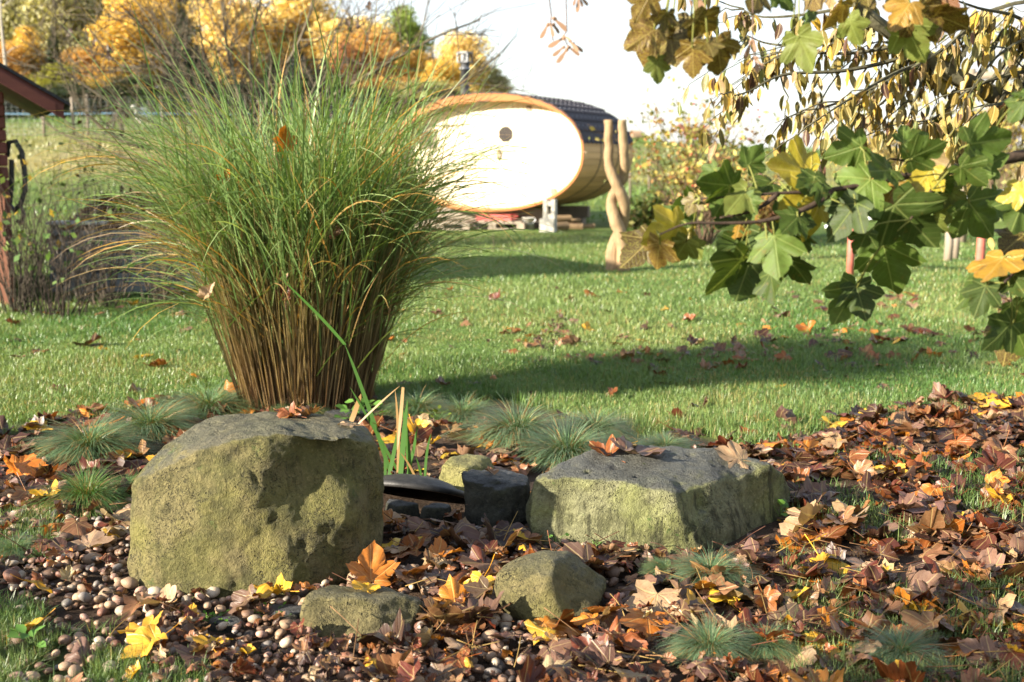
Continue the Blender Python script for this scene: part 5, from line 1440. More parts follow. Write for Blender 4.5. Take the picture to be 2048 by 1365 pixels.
# bare shrubs in front of the compost bin
def shrub(u, v, Y, n, hgt, spread, col, label, seed, leafcol=None, nleaf=0, depth=1, r=.006):
    rn = random.Random(seed); p = at(u, v, Y); p.z = 0
    e = empty('bare_shrub' if nleaf < 60 else 'leafy_shrub', p); tag(e, label, 'shrub')
    mb = MB(); tips = []
    for k in range(n):
        a = rn.uniform(0, 6.28); rr_ = rn.uniform(0, spread * .35); c0 = rn.uniform(.6, 1.3); mb.color(tuple(q * c0 for q in col))
        d = Vector((math.cos(a) * rn.uniform(0, spread), math.sin(a) * rn.uniform(0, spread), 1)).normalized()
        grow(mb, Vector((math.cos(a) * rr_, math.sin(a) * rr_, -.02)), d, hgt * rn.uniform(.55, 1.1), r * rn.uniform(.6, 1.2), depth, rn, .42, .0, (2, 4), tips, 6, .09, .5, .0016, 4)
    mb.build('stems', M['bark'], e)
    if nleaf:
        n_ = nleaf; idx_ = [rn.randrange(len(tips)) for _ in range(n_)]
        ctr = np.array([tuple(tips[i][0] + Vector((rn.gauss(0, .04), rn.gauss(0, .04), rn.gauss(0, .04)))) for i in idx_])
        V, F, C = leafcloud(ctr, .035, leafcol, rn.randrange(999)); o = link('leaves', mesh_np('leaves', V, F, C), M['foliage'], e); tag(o, kind='stuff')
    return e
def leafcloud(ctr, size, cols, seed, flat=.0, asp=.6):
    r = np.random.default_rng(seed); n = len(ctr)
    a = r.normal(size=(n, 3)); a /= np.linalg.norm(a, axis=1)[:, None]
    if flat: a[:, 2] *= (1 - flat); a /= np.linalg.norm(a, axis=1)[:, None]
    b = np.cross(a, r.normal(size=(n, 3))); b /= np.linalg.norm(b, axis=1)[:, None]
    s = (size * r.uniform(.6, 1.4, n))[:, None]
    V = np.stack([ctr - a * s, ctr + b * s * asp, ctr + a * s, ctr - b * s * asp], 1).reshape(-1, 3)
    cols = np.asarray(cols, float); c = cols[r.integers(0, len(cols), n)] * r.uniform(.65, 1.35, (n, 1))
    return V, np.arange(4 * n).reshape(-1, 4), np.repeat(c, 4, 0)
shrub(35, 610, 9.9, 42, 1.0, .55, (.060, .050, .036), 'dark bare shrub with a few yellow leaves in front of the shed', 1, [(.45, .30, .05), (.16, .22, .05)], 46)
shrub(105, 600, 9.7, 40, .85, .75, (.055, .042, .032), 'low dark tangle of bare stems between the shed and the compost bin', 2, [(.10, .18, .05), (.13, .20, .06)], 60)
shrub(210, 575, 10.5, 40, .95, .6, (.10, .08, .06), 'bare twiggy shrub against the grey compost bin', 3)
shrub(320, 570, 10.6, 46, .95, .55, (.20, .155, .11), 'tan dry-stemmed shrub between the compost bin and the tall grass', 4)
shrub(160, 560, 10.9, 24, 1.25, .38, (.32, .27, .22), 'thin pale dead stalks rising above the compost heap', 5, None, 0, 0, .005)
shrub(250, 560, 12.8, 26, 1.5, .5, (.16, .12, .085), 'tall thin brown stalks behind the compost bin', 6, [(.10, .05, .03)], 40, 1, .005)
shrub(60, 520, 13.0, 14, 1.35, .35, (.09, .08, .05), 'slender green-brown stalks standing behind the shed', 7, [(.10, .14, .04)], 55, 1, .005)
# ================================================================== rose-hip bush and other mid-ground plants
def bush(u, v, Y, wpx, hpx, label, cols, seed, n=2600, shoots=7, size=.045, hips=0, col=(.14, .09, .06)):
    rn = random.Random(seed); p = at(u, v, Y); p.z = gz(p.x, Y); k = Y / 2400
    e = empty('leafy_bush', p); tag(e, label, 'bush')
    W_, H_ = wpx * k / 2, hpx * k
    mb = MB(); mb.color(col); tips = []
    for i in range(34):
        a = rn.uniform(0, 6.28); q = rn.uniform(.1, 1.0)
        d = Vector((math.cos(a) * q * W_ / H_ * 1.2, math.sin(a) * q * .8, 1)).normalized()
        grow(mb, Vector((math.cos(a) * .12, math.sin(a) * .12, -.03)), d, H_ * rn.uniform(.55, .85), .012, 2, rn, .45, -.01, (3, 4), tips, 5, .12, .5, .003, 4)
    pts = []
    for _ in range(n):
        t, d = tips[rn.randrange(len(tips))]; pts.append(tuple(t + Vector((rn.gauss(0, .07), rn.gauss(0, .07), rn.gauss(0, .07)))))
    for i in range(shoots):
        a = rn.uniform(0, 6.28); b = Vector((math.cos(a) * W_ * .35, math.sin(a) * .3, H_ * .5)); d = Vector((rn.uniform(-.5, .5), rn.uniform(-.3, .3), 1)).normalized()
        L_ = H_ * rn.uniform(.5, 1.05); path = [b + d * L_ * t + Vector((rn.gauss(0, .02), 0, 0)) for t in np.linspace(0, 1, 7)]
        mb.tube(path, [.007 * (1 - .7 * t) for t in np.linspace(0, 1, 7)], 4)
        for _ in range(36): t = rn.random(); pts.append(tuple(b + d * L_ * t + Vector((rn.gauss(0, .05), rn.gauss(0, .05), rn.gauss(0, .02)))))
    mb.build('stems', M['bark'], e)
    V, F, C = leafcloud(np.array(pts), size, cols, seed); o = link('leaves', mesh_np('leaves', V, F, C), M['foliage'], e); tag(o, kind='stuff')
    if hips:
        mb = MB(); mb.color((.35, .02, .02))
        for _ in range(hips):
            bm = bmesh.new(); bmesh.ops.create_icosphere(bm, subdivisions=1, radius=.016); mb.bm(bm, Matrix.Translation(Vector(pts[rn.randrange(n)]) + Vector((0, -.1, 0))))
        tag(mb.build('rose_hips', M['paint'], e, True), kind='stuff')
bush(1400, 500, 17.3, 250, 240, 'yellow-leaved rose-hip bush with tall shoots right of the twisted post', [(.46, .35, .09), (.52, .42, .14), (.30, .30, .09), (.38, .20, .08), (.22, .24, .07)], 21, 1900, 9, .042, 60)
bush(1540, 470, 19.5, 90, 95, 'tawny small-leaved bush behind the hanging maple leaves', [(.34, .20, .06), (.26, .20, .07), (.22, .10, .05)], 22, 700, 3)
bush(1300, 478, 19.0, 110, 90, 'low dark green bush at the barrel end of the sauna', [(.06, .10, .02), (.09, .14, .03), (.18, .17, .05)], 23, 1300, 2)
bush(1762, 470, 27.0, 120, 190, 'pale yellow young tree-like bush on the slope behind the seesaw plank', [(.50, .38, .12), (.42, .32, .12), (.34, .30, .12)], 24, 900, 5, .06)
bush(2000, 465, 24.0, 160, 330, 'tall pale yellow bush beside the wooden swing frame', [(.50, .38, .10), (.40, .32, .10), (.28, .27, .10)], 25, 1700, 7, .06)
bush(1880, 455, 29.0, 130, 170, 'thin golden bush between the yellow bushes on the slope', [(.46, .34, .10), (.36, .30, .10)], 26, 900, 5, .06)

# lone sapling on the hill crest
sp0 = at(1605, 298, 70); sp0.z = gz(sp0.x, 70)
e = empty('sapling', sp0); tag(e, 'slim lone sapling on the grassy hill crest', 'tree')
mb = MB(); mb.color((.12, .09, .06)); tips = []; grow(mb, Vector((0, 0, -.1)), Vector((0, 0, 1)), 2.4, .05, 2, random.Random(3), .35, .03, (4, 6), tips, 6, .05, .5, .012, 5); mb.build('trunk', M['bark'], e)
V, F, C = leafcloud(np.array([tuple(t[0] + Vector((rnd.gauss(0, .2), rnd.gauss(0, .2), rnd.gauss(0, .2)))) for t in tips for _ in range(3)]), .14, [(.38, .27, .08)], 3); tag(link('crown', mesh_np('crown', V, F, C), M['foliage'], e), kind='stuff')

# seesaw: pale plank on two red posts
ss = empty('seesaw', gp(1700, 552)); tag(ss, 'pale plank resting on two red round posts beyond the maple branch', 'seesaw')
p1, p2 = gp(1700, 552), gp(1956, 596)
t1, t2 = at(1700, 447, p1.y), at(1956, 396, p2.y)
for p, t in ((p1, t1), (p2, t2)):
    mb = MB(); b = p - ss.location; mb.tube([(b.x, b.y, -.1), (b.x, b.y, (t.z - .1) * .5), (b.x, b.y, t.z - .02)], [.042, .041, .040], 14); mb.build('post', mat_plain('faded_red_paint', (.36, .105, .075), .6, .3, 0, .2, 12, .1), ss, True)
d = (t2 - t1).normalized(); mid = (t1 + t2) / 2 - ss.location; L_ = (t2 - t1).length / 2 + .35
rot = d.to_track_quat('X', 'Z').to_matrix().to_4x4()
mb = MB(); mb.box(-L_, L_, -.10, .10, -.018, .022, Matrix.Translation(mid) @ rot, .006); mb.build('plank', mat_plain('pale_paint', (.52, .54, .55), .45, .4, 0, .15, 8, .05), ss)
# grey stake and swing frame
for i, (u, v, vt, lb) in enumerate(((1895, 522, 455, 'short weathered grey stake on the lawn between the red posts'), (1910, 518, 450, 'thin weathered stake just behind the short grey stake'))):
    p = gp(u, v); mb = MB(); h_ = at(u, vt, p.y).z - p.z; r_ = .055 if i == 0 else .04; mb.tube([(0, 0, -.1), (.01, 0, h_ * .5), (.0, 0, h_)], [r_, r_ * .95, r_ * .9], 9); o = mb.build('wooden_stake', M['old_wood'], None, True); o.location = p; tag(o, lb, 'stake')
sf = gp(1924, 485); f = empty('swing_frame', sf); tag(f, 'weathered timber swing frame with a crossbeam behind the autumn branches', 'frame')
bt_ = at(1924, 152, sf.y).z - sf.z
for x in (0, 2.6):
    mb = MB(); mb.tube([(x, 0, -.1), (x, 0, bt_ / 2), (x, 0, bt_ + .1)], [.062, .06, .058], 12); mb.build('post', M['old_wood'], f, True)
    mb = MB(); mb.tube([(x, .05, .1 + bt_ * .55), (x + (.55 if x == 0 else -.55), .05, bt_ - .05)], .035, 8); mb.build('brace', M['old_wood'], f, True)
mb = MB(); mb.tube([(-.25, 0, bt_), (1.3, 0, bt_ + .01), (2.9, 0, bt_)], .055, 12); mb.build('crossbeam', M['old_wood'], f, True)

# ================================================================== fences
def fence(pts, hgt, label, wires=9, mesh=True, posts_r=.06, Yj=0):
    e = empty('wire_fence', pts[0]); tag(e, label, 'fence')
    for i, p in enumerate(pts):
        q = p - pts[0]; h_ = hgt * rnd.uniform(.92, 1.15); mb = MB(); lx = rnd.gauss(0, .04)
        mb.tube([(q.x, q.y, q.z - .15), (q.x + lx * .5, q.y, q.z + h_ * .5), (q.x + lx, q.y, q.z + h_)], [posts_r, posts_r * .95, posts_r * .85], 7); mb.build('post', M['old_wood'], e, True)
    mb = MB(); mb.color((.26, .28, .28))
    for a, b in zip(pts, pts[1:]):
        a = a - pts[0]; b = b - pts[0]
        for k in range(wires):
            z = .08 + (hgt - .12) * k / (wires - 1); mb.tube([a + Vector((0, -posts_r, z)), b + Vector((0, -posts_r, z))], .0055, 3, False)
        if mesh:
            n_ = int((b - a).length / .2)
            for k in range(n_):
                q = a.lerp(b, (k + .5) / n_); mb.tube([q + Vector((0, -posts_r, .08)), q + Vector((0, -posts_r, hgt - .04))], .0045, 3, False)
    tag(mb.build('wire_mesh', M['paint'], e), kind='stuff'); return e
def onhill(u, Y): p = at(u, 300, Y); p.z = gz(p.x, Y); return p
fe = fence([onhill(u, Y) for u, Y in ((-120, 46), (-20, 47), (90, 47), (150, 47.5), (178, 47.5), (246, 48), (330, 48.5), (420, 49), (520, 49.5), (640, 50), (760, 50.5))], 1.45, 'tall wire mesh fence on grey posts before the autumn wood', 10)
b0 = onhill(246, 48) - fe.location
for dx in (-.75, -.45):
    mb = MB(); mb.tube([b0 + Vector((dx, -.1, -.05)), b0 + Vector((0, -.05, 1.25 + dx * .2))], .055, 7); mb.build('brace', M['old_wood'], fe, True)
mb = MB(); mb.color((.16, .30, .42)); mb.tube([onhill(u, 52) - fe.location + Vector((0, 0, .55)) for u in (-100, 100, 250, 420, 640)], .025, 5)
mb.build('blue_tape', M['paint'], fe)
fence([onhill(u, Y) for u, Y in ((1262, 30), (1300, 31), (1420, 33), (1560, 36), (1700, 38), (1860, 40), (2060, 42))], 1.05, 'thin pasture wire fence on slim stakes across the slope', 4, False, .03)

# ================================================================== animals (one skinned body each)
def animal(name, label, cat, chain, col, loc, rz, scale, mat=None, group=None):
    """chain: list of (index parent, x, y, z, rx, ry)"""
    me = bpy.data.meshes.new(name); me.from_pydata([c[1:4] for c in chain], [(c[0], i) for i, c in enumerate(chain) if c[0] >= 0], [])
    o = bpy.data.objects.new(name, me); COL.objects.link(o)
    o.modifiers.new('s', 'SKIN')
    sv_ = me.skin_vertices[0].data
    for i, c in enumerate(chain): sv_[i].radius = (c[4], c[5]); sv_[i].use_root = (i == 0)
    sb = o.modifiers.new('d', 'SUBSURF'); sb.levels = 2; sb.render_levels = 2
    dg = bpy.context.evaluated_depsgraph_get(); m2 = bpy.data.meshes.new_from_object(o.evaluated_get(dg)); m2.name = name
    o.modifiers.clear(); o.data = m2
    a = m2.attributes.new('Col', 'FLOAT_COLOR', 'POINT'); a.data.foreach_set('color', np.ones(len(m2.vertices) * 4, np.float32))
    m2.polygons.foreach_set('use_smooth', [True] * len(m2.polygons)); m2.materials.clear(); m2.materials.append(mat or M['paint'])
    o.color = tuple(col) + (1,); o.location = loc; o.rotation_euler = (0, 0, rz); o.scale = (scale,) * 3; tag(o, label, cat, group); return o
def quad(head_low=False, wool=1.0):
    # x forward; withers about 1 m for a unit animal
    c = [(-1, 0, 0, .74, .23 * wool, .26 * wool), (0, .38, 0, .74, .21 * wool, .27 * wool), (0, -.42, 0, .77, .21 * wool, .23 * wool)]
    c += [(1, .62, 0, .90 if not head_low else .62, .12, .14), (3, .80, 0, 1.05 if not head_low else .38, .095, .10), (4, .98, 0, .98 if not head_low else .22, .06, .065)]
    for s in (-1, 1): c += [(4, .76, s * .12, 1.13 if not head_low else .46, .025, .02)]
    for s in (-1, 1):
        n = len(c); c += [(1, .42, s * .13, .46, .085, .085), (n, .44, s * .13, .26, .05, .05), (n + 1, .43, s * .13, .02, .05, .05)]
        n = len(c); c += [(2, -.46, s * .13, .50, .10, .10), (n, -.40, s * .13, .36, .06, .06), (n + 1, -.50, s * .13, .24, .045, .045), (n + 2, -.47, s * .13, .02, .05, .05)]
    n = len(c); c += [(2, -.64, 0, .80, .03, .03), (n, -.68, 0, .45, .02, .02)]
    return c
ps = onhill(290, 53); animal('sheep', 'white sheep standing in the pasture before the wire fence', 'sheep', quad(False, 1.15), (.66, .62, .54), ps, R(-115), .74)
ps = onhill(394, 53); animal('sheep', 'black and tan sheep half hidden behind the tall grass tips', 'sheep', quad(False, 1.1), (.10, .055, .03), ps, R(-60), .72)
ps = onhill(1392, 74); ps.z = gz(ps.x, 74); animal('cow', 'red-brown cow standing on the hill crest behind the rose-hip bush', 'cow', quad(False, 1.05), (.20, .075, .05), ps, R(180), 1.25)
def lying():
    c = quad(True, 1.15); return [(p, x, y, max(.10, z - .42) if i > 2 and i < 8 else (z - .42 if i < 3 else max(.05, z * .25)), a, b) for i, (p, x, y, z, a, b) in enumerate(c)]
ps = onhill(1270, 73); animal('cow', 'pale tan cow lying in the grass on the hill beside the twisted post', 'cow', lying(), (.48, .32, .20), ps, R(20), 1.0)
ps = onhill(1885, 55); animal('cow', 'tan cow lying in the pasture behind the yellow bushes', 'cow', lying(), (.46, .26, .14), ps, R(10), 1.0)

# ================================================================== autumn wood on the hill
def crown_geo(seed, H, W_, kind):
    r = np.random.default_rng(seed); ctr = []
    if kind == 'conifer':
        for z in np.linspace(.12, 1.0, 26):
            n = int(150 * (1.05 - z)) + 14; a = r.uniform(0, 6.28, n); R0 = W_ * (1.03 - z) * .5 * (1 + .2 * np.sin(a * 5 + z * 40)); q = R0 * np.sqrt(r.random(n)) ** .6
            ctr.append(np.stack([np.cos(a) * q, np.sin(a) * q, z * H - q * .18 + r.normal(0, .08, n)], 1))
        return np.concatenate(ctr)
    nb = 44
    for _ in range(nb):
        d = r.normal(size=3); d /= np.linalg.norm(d); d *= r.random() ** .5
        c = np.array([d[0] * W_ * .36, d[1] * W_ * .36, H * .53 + d[2] * H * .44])
        rad = W_ * r.uniform(.15, .30); n = r.integers(380, 640); v = r.normal(size=(n, 3)); v /= np.linalg.norm(v, axis=1)[:, None]; v *= rad * r.random((n, 1)) ** .55
        ctr.append(c + v * np.array([1, 1, .8]))
    return np.concatenate(ctr)
CROWN = {}
def crown(kind, var):
    if (kind, var) not in CROWN:
        H, W_ = 10.0, (4.2 if kind == 'conifer' else 6.5)
        ctr = crown_geo(var * 7 + (50 if kind == 'conifer' else 1), H, W_, kind)
        V, F, C = leafcloud(ctr, .135 if kind != 'conifer' else .18, [(1, 1, 1), (.85, .8, .75), (1.1, 1.1, 1.0)], var, .2)
        rn = random.Random(var); mb = MB(); mb.color((.10, .08, .06)); grow(mb, Vector((0, 0, -.3)), Vector((0, 0, 1)), H * .8, .20, 2, rn, .45, .02, (5, 7), None, 6, .05, .5, .02, 6)
        CROWN[(kind, var)] = (mesh_np('crown', V, F, C), mb.mesh('trunk', True))
        CROWN[(kind, var)][0].materials.append(M['foliage']); CROWN[(kind, var)][1].materials.append(M['bark'])
    return CROWN[(kind, var)]
CC = {'golden': (.66, .45, .11), 'orange': (.60, .36, .12), 'dark evergreen': (.050, .070, .040), 'olive': (.42, .40, .21), 'yellow-green': (.30, .30, .06), 'rust': (.42, .20, .09), 'pale golden': (.78, .60, .25), 'blue-green': (.055, .080, .068), 'light green': (.20, .27, .06)}
def ftree(u, vtop, Y, wpx, col, kind, label, var=None):
    p = onhill(u, Y); top = at(u, vtop, Y).z; H = top - p.z; var = rnd.randrange(4) if var is None else var
    e = empty('conifer' if kind == 'conifer' else 'autumn_tree', p, rnd.uniform(0, 6.28)); cr, tr = crown(kind, var)
    Ww = wpx * Y / 2400; sx_ = Ww / (4.2 if kind == 'conifer' else 6.5)
    e.scale = (sx_, sx_, H / (10.1 if kind == 'conifer' else 9.9))
    o = link('crown', cr, None, e); o.color = tuple(CC[col]) + (1,); tag(o, kind='stuff'); link('trunk', tr, None, e)
    tag(e, label, 'tree', 'trees of the autumn wood on the hill')
FT = [(330, -170, 88, 200, 'olive', 'broad', 'tall grey-green tree top behind the golden tree, left of the bare tree'), (240, -230, 92, 260, 'yellow-green', 'broad', 'tallest yellow-green tree at the back of the wood'), (55, -250, 92, 300, 'olive', 'broad', 'high olive tree crown filling the back of the wood above the shed'), (150, -120, 78, 190, 'olive', 'broad', 'grey-olive tree right behind the small golden tree'), (-60, -220, 84, 330, 'olive', 'broad', 'tall olive tree of the wood above the red shed roof'), (30, -120, 80, 200, 'olive', 'broad', 'grey-green tree towering above the red shed'),
      (115, -200, 86, 300, 'olive', 'broad', 'tall grey-olive broadleaf tree behind the small golden tree'), (75, 60, 66, 110, 'golden', 'broad', 'small golden tree at the wood edge right of the shed roof'),
      (118, 50, 65, 90, 'dark evergreen', 'conifer', 'dark spruce between the golden trees at the wood edge'), (10, 90, 64, 120, 'orange', 'broad', 'low orange-gold tree above the shed roof edge'),
      (195, -180, 84, 250, 'olive', 'broad', 'tall olive-yellow tree behind the largest golden tree'), (265, 0, 66, 190, 'golden', 'broad', 'largest golden tree standing at the fence before the dark conifers'), (300, -60, 72, 160, 'golden', 'broad', 'golden tree top leaning left above the largest golden tree'),
      (180, 100, 64, 130, 'orange', 'broad', 'low amber tree behind the fence posts'), (235, 150, 62, 140, 'golden', 'broad', 'low golden undergrowth tree by the braced fence post'), (130, 130, 63, 120, 'yellow-green', 'broad', 'low yellow-green tree behind the fence'),
      (375, 20, 65, 120, 'dark evergreen', 'conifer', 'dark spruce right of the largest golden tree'), (400, 90, 70, 150, 'blue-green', 'conifer', 'blue-green conifer behind the bare tree trunk'), (345, 130, 66, 110, 'dark evergreen', 'conifer', 'low black-green conifer at the foot of the golden tree'),
      (470, -10, 80, 200, 'pale golden', 'broad', 'pale golden tree seen through the bare tree'), (545, 0, 82, 190, 'pale golden', 'broad', 'bright golden tree behind the bare tree crown'), (630, -30, 84, 230, 'pale golden', 'broad', 'tallest bright golden tree in the middle of the wood'),
      (600, 85, 65, 120, 'blue-green', 'conifer', 'blue-green spruce before the bright golden trees'), (548, 110, 65, 110, 'dark evergreen', 'conifer', 'dark spruce beside the blue-green spruce'), (655, 120, 70, 110, 'dark evergreen', 'conifer', 'small dark spruce below the orange tree'),
      (715, 25, 80, 180, 'pale golden', 'broad', 'golden tree left of the rusty orange tree'), (745, 60, 74, 170, 'orange', 'broad', 'rusty orange tree in the wood above the tall grass'), (700, 90, 72, 90, 'rust', 'broad', 'small reddish tree in front of the orange tree'),
      (800, 18, 82, 130, 'light green', 'broad', 'light green tree at the right shoulder of the wood'), (840, 110, 76, 130, 'golden', 'broad', 'golden tree between the green tree and the sauna chimney'), (930, 72, 76, 150, 'pale golden', 'broad', 'golden tree behind the sauna chimney'),
      (890, 120, 72, 110, 'golden', 'broad', 'low amber tree left of the sauna chimney'), (985, 140, 78, 80, 'olive', 'broad', 'last olive tree of the wood right of the chimney'), (780, 150, 68, 150, 'orange', 'broad', 'low brown-orange tree behind the tall grass tips'), (480, 170, 66, 140, 'dark evergreen', 'broad', 'dark low evergreen bush at the foot of the wood'), (660, 185, 66, 170, 'dark evergreen', 'broad', 'dark hedge-like evergreen below the orange tree')]
UND = ['dark holly-like bush above the shed eave', 'dark bush behind the leaning fence brace', 'black-green bush behind the white sheep', 'dark bush behind the bare tree stem', 'dense dark bush right of the bare tree stem', 'shaded bush below the orange tree', 'dark bush below the light green tree', 'shaded olive bush left of the sauna roof']
for i, u in enumerate((20, 150, 280, 400, 520, 640, 740, 850)): FT.append((u, 178 - (i % 3) * 12, 60 + i % 3, 190, 'dark evergreen' if i != 7 else 'olive', 'broad', UND[i]))
for t in FT: ftree(*t)
# pale birch-like trunk in the wood
pb = onhill(20, 62); mb = MB(); mb.color((.42, .38, .32)); mb.tube([(0, 0, -.2), (.05, 0, 2.5), (-.05, 0, 5), (.1, 0, 8.5)], [.11, .09, .07, .03], 7)
for (z, dx) in ((3.2, .9), (4.4, -.8), (5.5, .8), (6.3, -.7)): mb.tube([(0, 0, z), (dx * .5, 0, z + .35), (dx, 0, z + .5)], [.035, .025, .012], 5)
e = empty('bare_birch', pb); tag(e, 'slender pale bare tree in front of the dark wood above the shed', 'tree'); mb.build('trunk', M['bark'], e, True)

# ================================================================== sycamore: branch leaves
SYB = Vector((2.35, 2.75, 0)); sy = empty('sycamore_tree', SYB); tag(sy, 'sycamore tree with large green and yellow lobed leaves hanging over the lawn', 'tree')
def loc(p): return Vector(p) - SYB
mb = MB(); mb.color((.12, .095, .07)); mb.tube([(0, 0, -.15), (.0, 0, .4), (-.03, .02, 1.3), (.02, .0, 2.3), (0, .05, 3.4)], [.20, .15, .13, .11, .07], 12); mb.build('trunk', M['bark'], sy, True)
GREEN = [(.052, .108, .022), (.066, .128, .026), (.043, .090, .020)]
SCOL = {'G': (.066, .108, .018), 'D': (.046, .076, .014), 'L': (.105, .165, .028), 'Y': (.30, .25, .022), 'O': (.23, .135, .018), 'B': (.17, .075, .03), 'P': (.145, .175, .036), 'M': (.17, .15, .03), 'K': (.23, .175, .030), 'W': (.26, .19, .085)}
SG = [leaf_geo(300 + i, rnd.uniform(-.15, .12), rnd.uniform(-.15, .18), rnd.uniform(-.18, .05), rnd.uniform(.05, .14), 0, rnd.uniform(.82, 1.0)) for i in range(8)]
SMG = [leaf_mesh('leaf', q, M['green_leaf']) for q in SG]; SMY = [leaf_mesh('leaf', q, M['leaf']) for q in SG]; SMK = [leaf_mesh('leaf', q, M['mottled']) for q in SG]
def branch(name, px, Ys, r0, r1):
    pts = [tuple(loc(at(u, v, Y))) for (u, v), Y in zip(px, Ys)]; sp_ = [Vector(q) for q in spl(pts, 5)]; n_ = len(sp_)
    mb = MB(); mb.color((.060, .040, .028)); mb.tube(sp_, [r1 + (r0 * 1.5 - r1) * (1 - i / (n_ - 1)) ** 1.5 for i in range(n_)], 8); o = mb.build(name, M['bark'], sy, True); return o, sp_
main, mp = branch('branch', [(3060, 190), (2700, 240), (2350, 262), (2048, 311), (1965, 329), (1882, 343), (1825, 350), (1765, 362), (1693, 376), (1620, 384), (1555, 387), (1490, 392), (1400, 398)], [2.76, 2.74, 2.68, 2.60, 2.57, 2.54, 2.52, 2.5, 2.48, 2.46, 2.45, 2.44, 2.44], .0125, .0020)
tw1, t1p = branch('twig', [(1662, 381), (1640, 403), (1585, 428), (1515, 444), (1440, 447), (1374, 448), (1318, 470)], [2.47, 2.45, 2.43, 2.42, 2.41, 2.40, 2.40], .0055, .0018)
tw2, t2p = branch('twig', [(1556, 388), (1523, 414), (1485, 428), (1440, 436)], [2.45, 2.44, 2.43, 2.42], .004, .0018)
tw3, t3p = branch('twig', [(1882, 343), (1850, 330), (1817, 323), (1780, 318)], [2.54, 2.55, 2.57, 2.58], .006, .002)
tw4, t4p = branch('twig', [(1885, 345), (1870, 372), (1850, 400), (1820, 440)], [2.54, 2.50, 2.47, 2.45], .005, .002)
tw5, t5p = branch('twig', [(1660, 380), (1646, 362), (1640, 330)], [2.47, 2.49, 2.5], .004, .0018)
lowb, lp = branch('branch', [(3060, 270), (2700, 330), (2300, 420), (2100, 490), (2048, 523), (2028, 545), (2008, 566)], [2.76, 2.72, 2.60, 2.48, 2.44, 2.42, 2.40], .012, .0025)
topb, tpp = branch('branch', [(3060, -60), (2700, -120), (2350, -180), (2048, -150), (1800, -120), (1600, -110), (1400, -120), (1250, -140), (1090, -130)], [2.76, 2.72, 2.6, 2.5, 2.45, 2.42, 2.4, 2.4, 2.4], .018, .003)
# off-frame connections to the trunk
BR = [(main, mp), (tw1, t1p), (tw2, t2p), (tw3, t3p), (tw4, t4p), (tw5, t5p), (lowb, lp)]
TOPB = [(topb, tpp)]
def z6(x, y): return 1200 + x / 2.415, 200 + y / 2.415
def z4(x, y): return 1060 + x / 4.014, y / 4.014
def z5(x, y): return 1500 + x / 3.737, y / 3.737
def sleaf(bu, bv, tu, tv, c, brs, Y=None, long=1.0):
    Y = (2.53 + rnd.uniform(-.12, .12)) if Y is None else Y
    A = at(bu, bv, Y); dY = rnd.uniform(-.06, .05); B = at(tu, tv, Y + dY)
    yv = B - A; L_ = yv.length; yv.normalize()
    tocam = (Vector((0, 0, CAMH)) - A).normalized(); tocam = (tocam - yv * tocam.dot(yv)).normalized()
    an = rnd.gauss(0, .45); xv0 = yv.cross(tocam)
    zv = (tocam * math.cos(an) + xv0 * math.sin(an)).normalized()
    if rnd.random() < .35: zv = -zv
    xv = yv.cross(zv).normalized()
    s = L_ * .93 * long
    par = min(((b, p, (p - loc(A)).length) for b, ps_ in brs for p in ps_), key=lambda q: q[2] + (0 if True else 0))
    i = rnd.randrange(8); col = SCOL[c]; k = rnd.uniform(.85, 1.2); col = tuple(min(.9, q * k) for q in col)
    me = SMG[i] if c in 'GDLP' else (SMK[i] if c in 'KM' else SMY[i])
    o = bpy.data.objects.new('leaf', me); COL.objects.link(o); o.parent = par[0]
    o.matrix_local = Matrix((xv, yv, zv)).transposed().to_4x4() @ Matrix.Diagonal((s, s, s, 1)); o.location = loc(A)
    o.color = col + (1,)
    if c in 'YO': o['label'] = 'yellow autumn leaf'
    if c in 'BK': o['label'] = 'brown withered leaf'
    P0 = par[1]; P1 = loc(A)
    mid = P0.lerp(P1, .5) + Vector((0, 0, .10 * (P1 - P0).length))
    mb = MB(); mb.color((.22, .23, .06)); mb.tube([P0, P0.lerp(mid, .6), mid, mid.lerp(P1, .5) + Vector((0, 0, .006)), P1 + yv * .004], [.0022, .0017, .0016, .0016, .0018], 5); mb.build('leaf_stalk', M['foliage'], par[0], True)
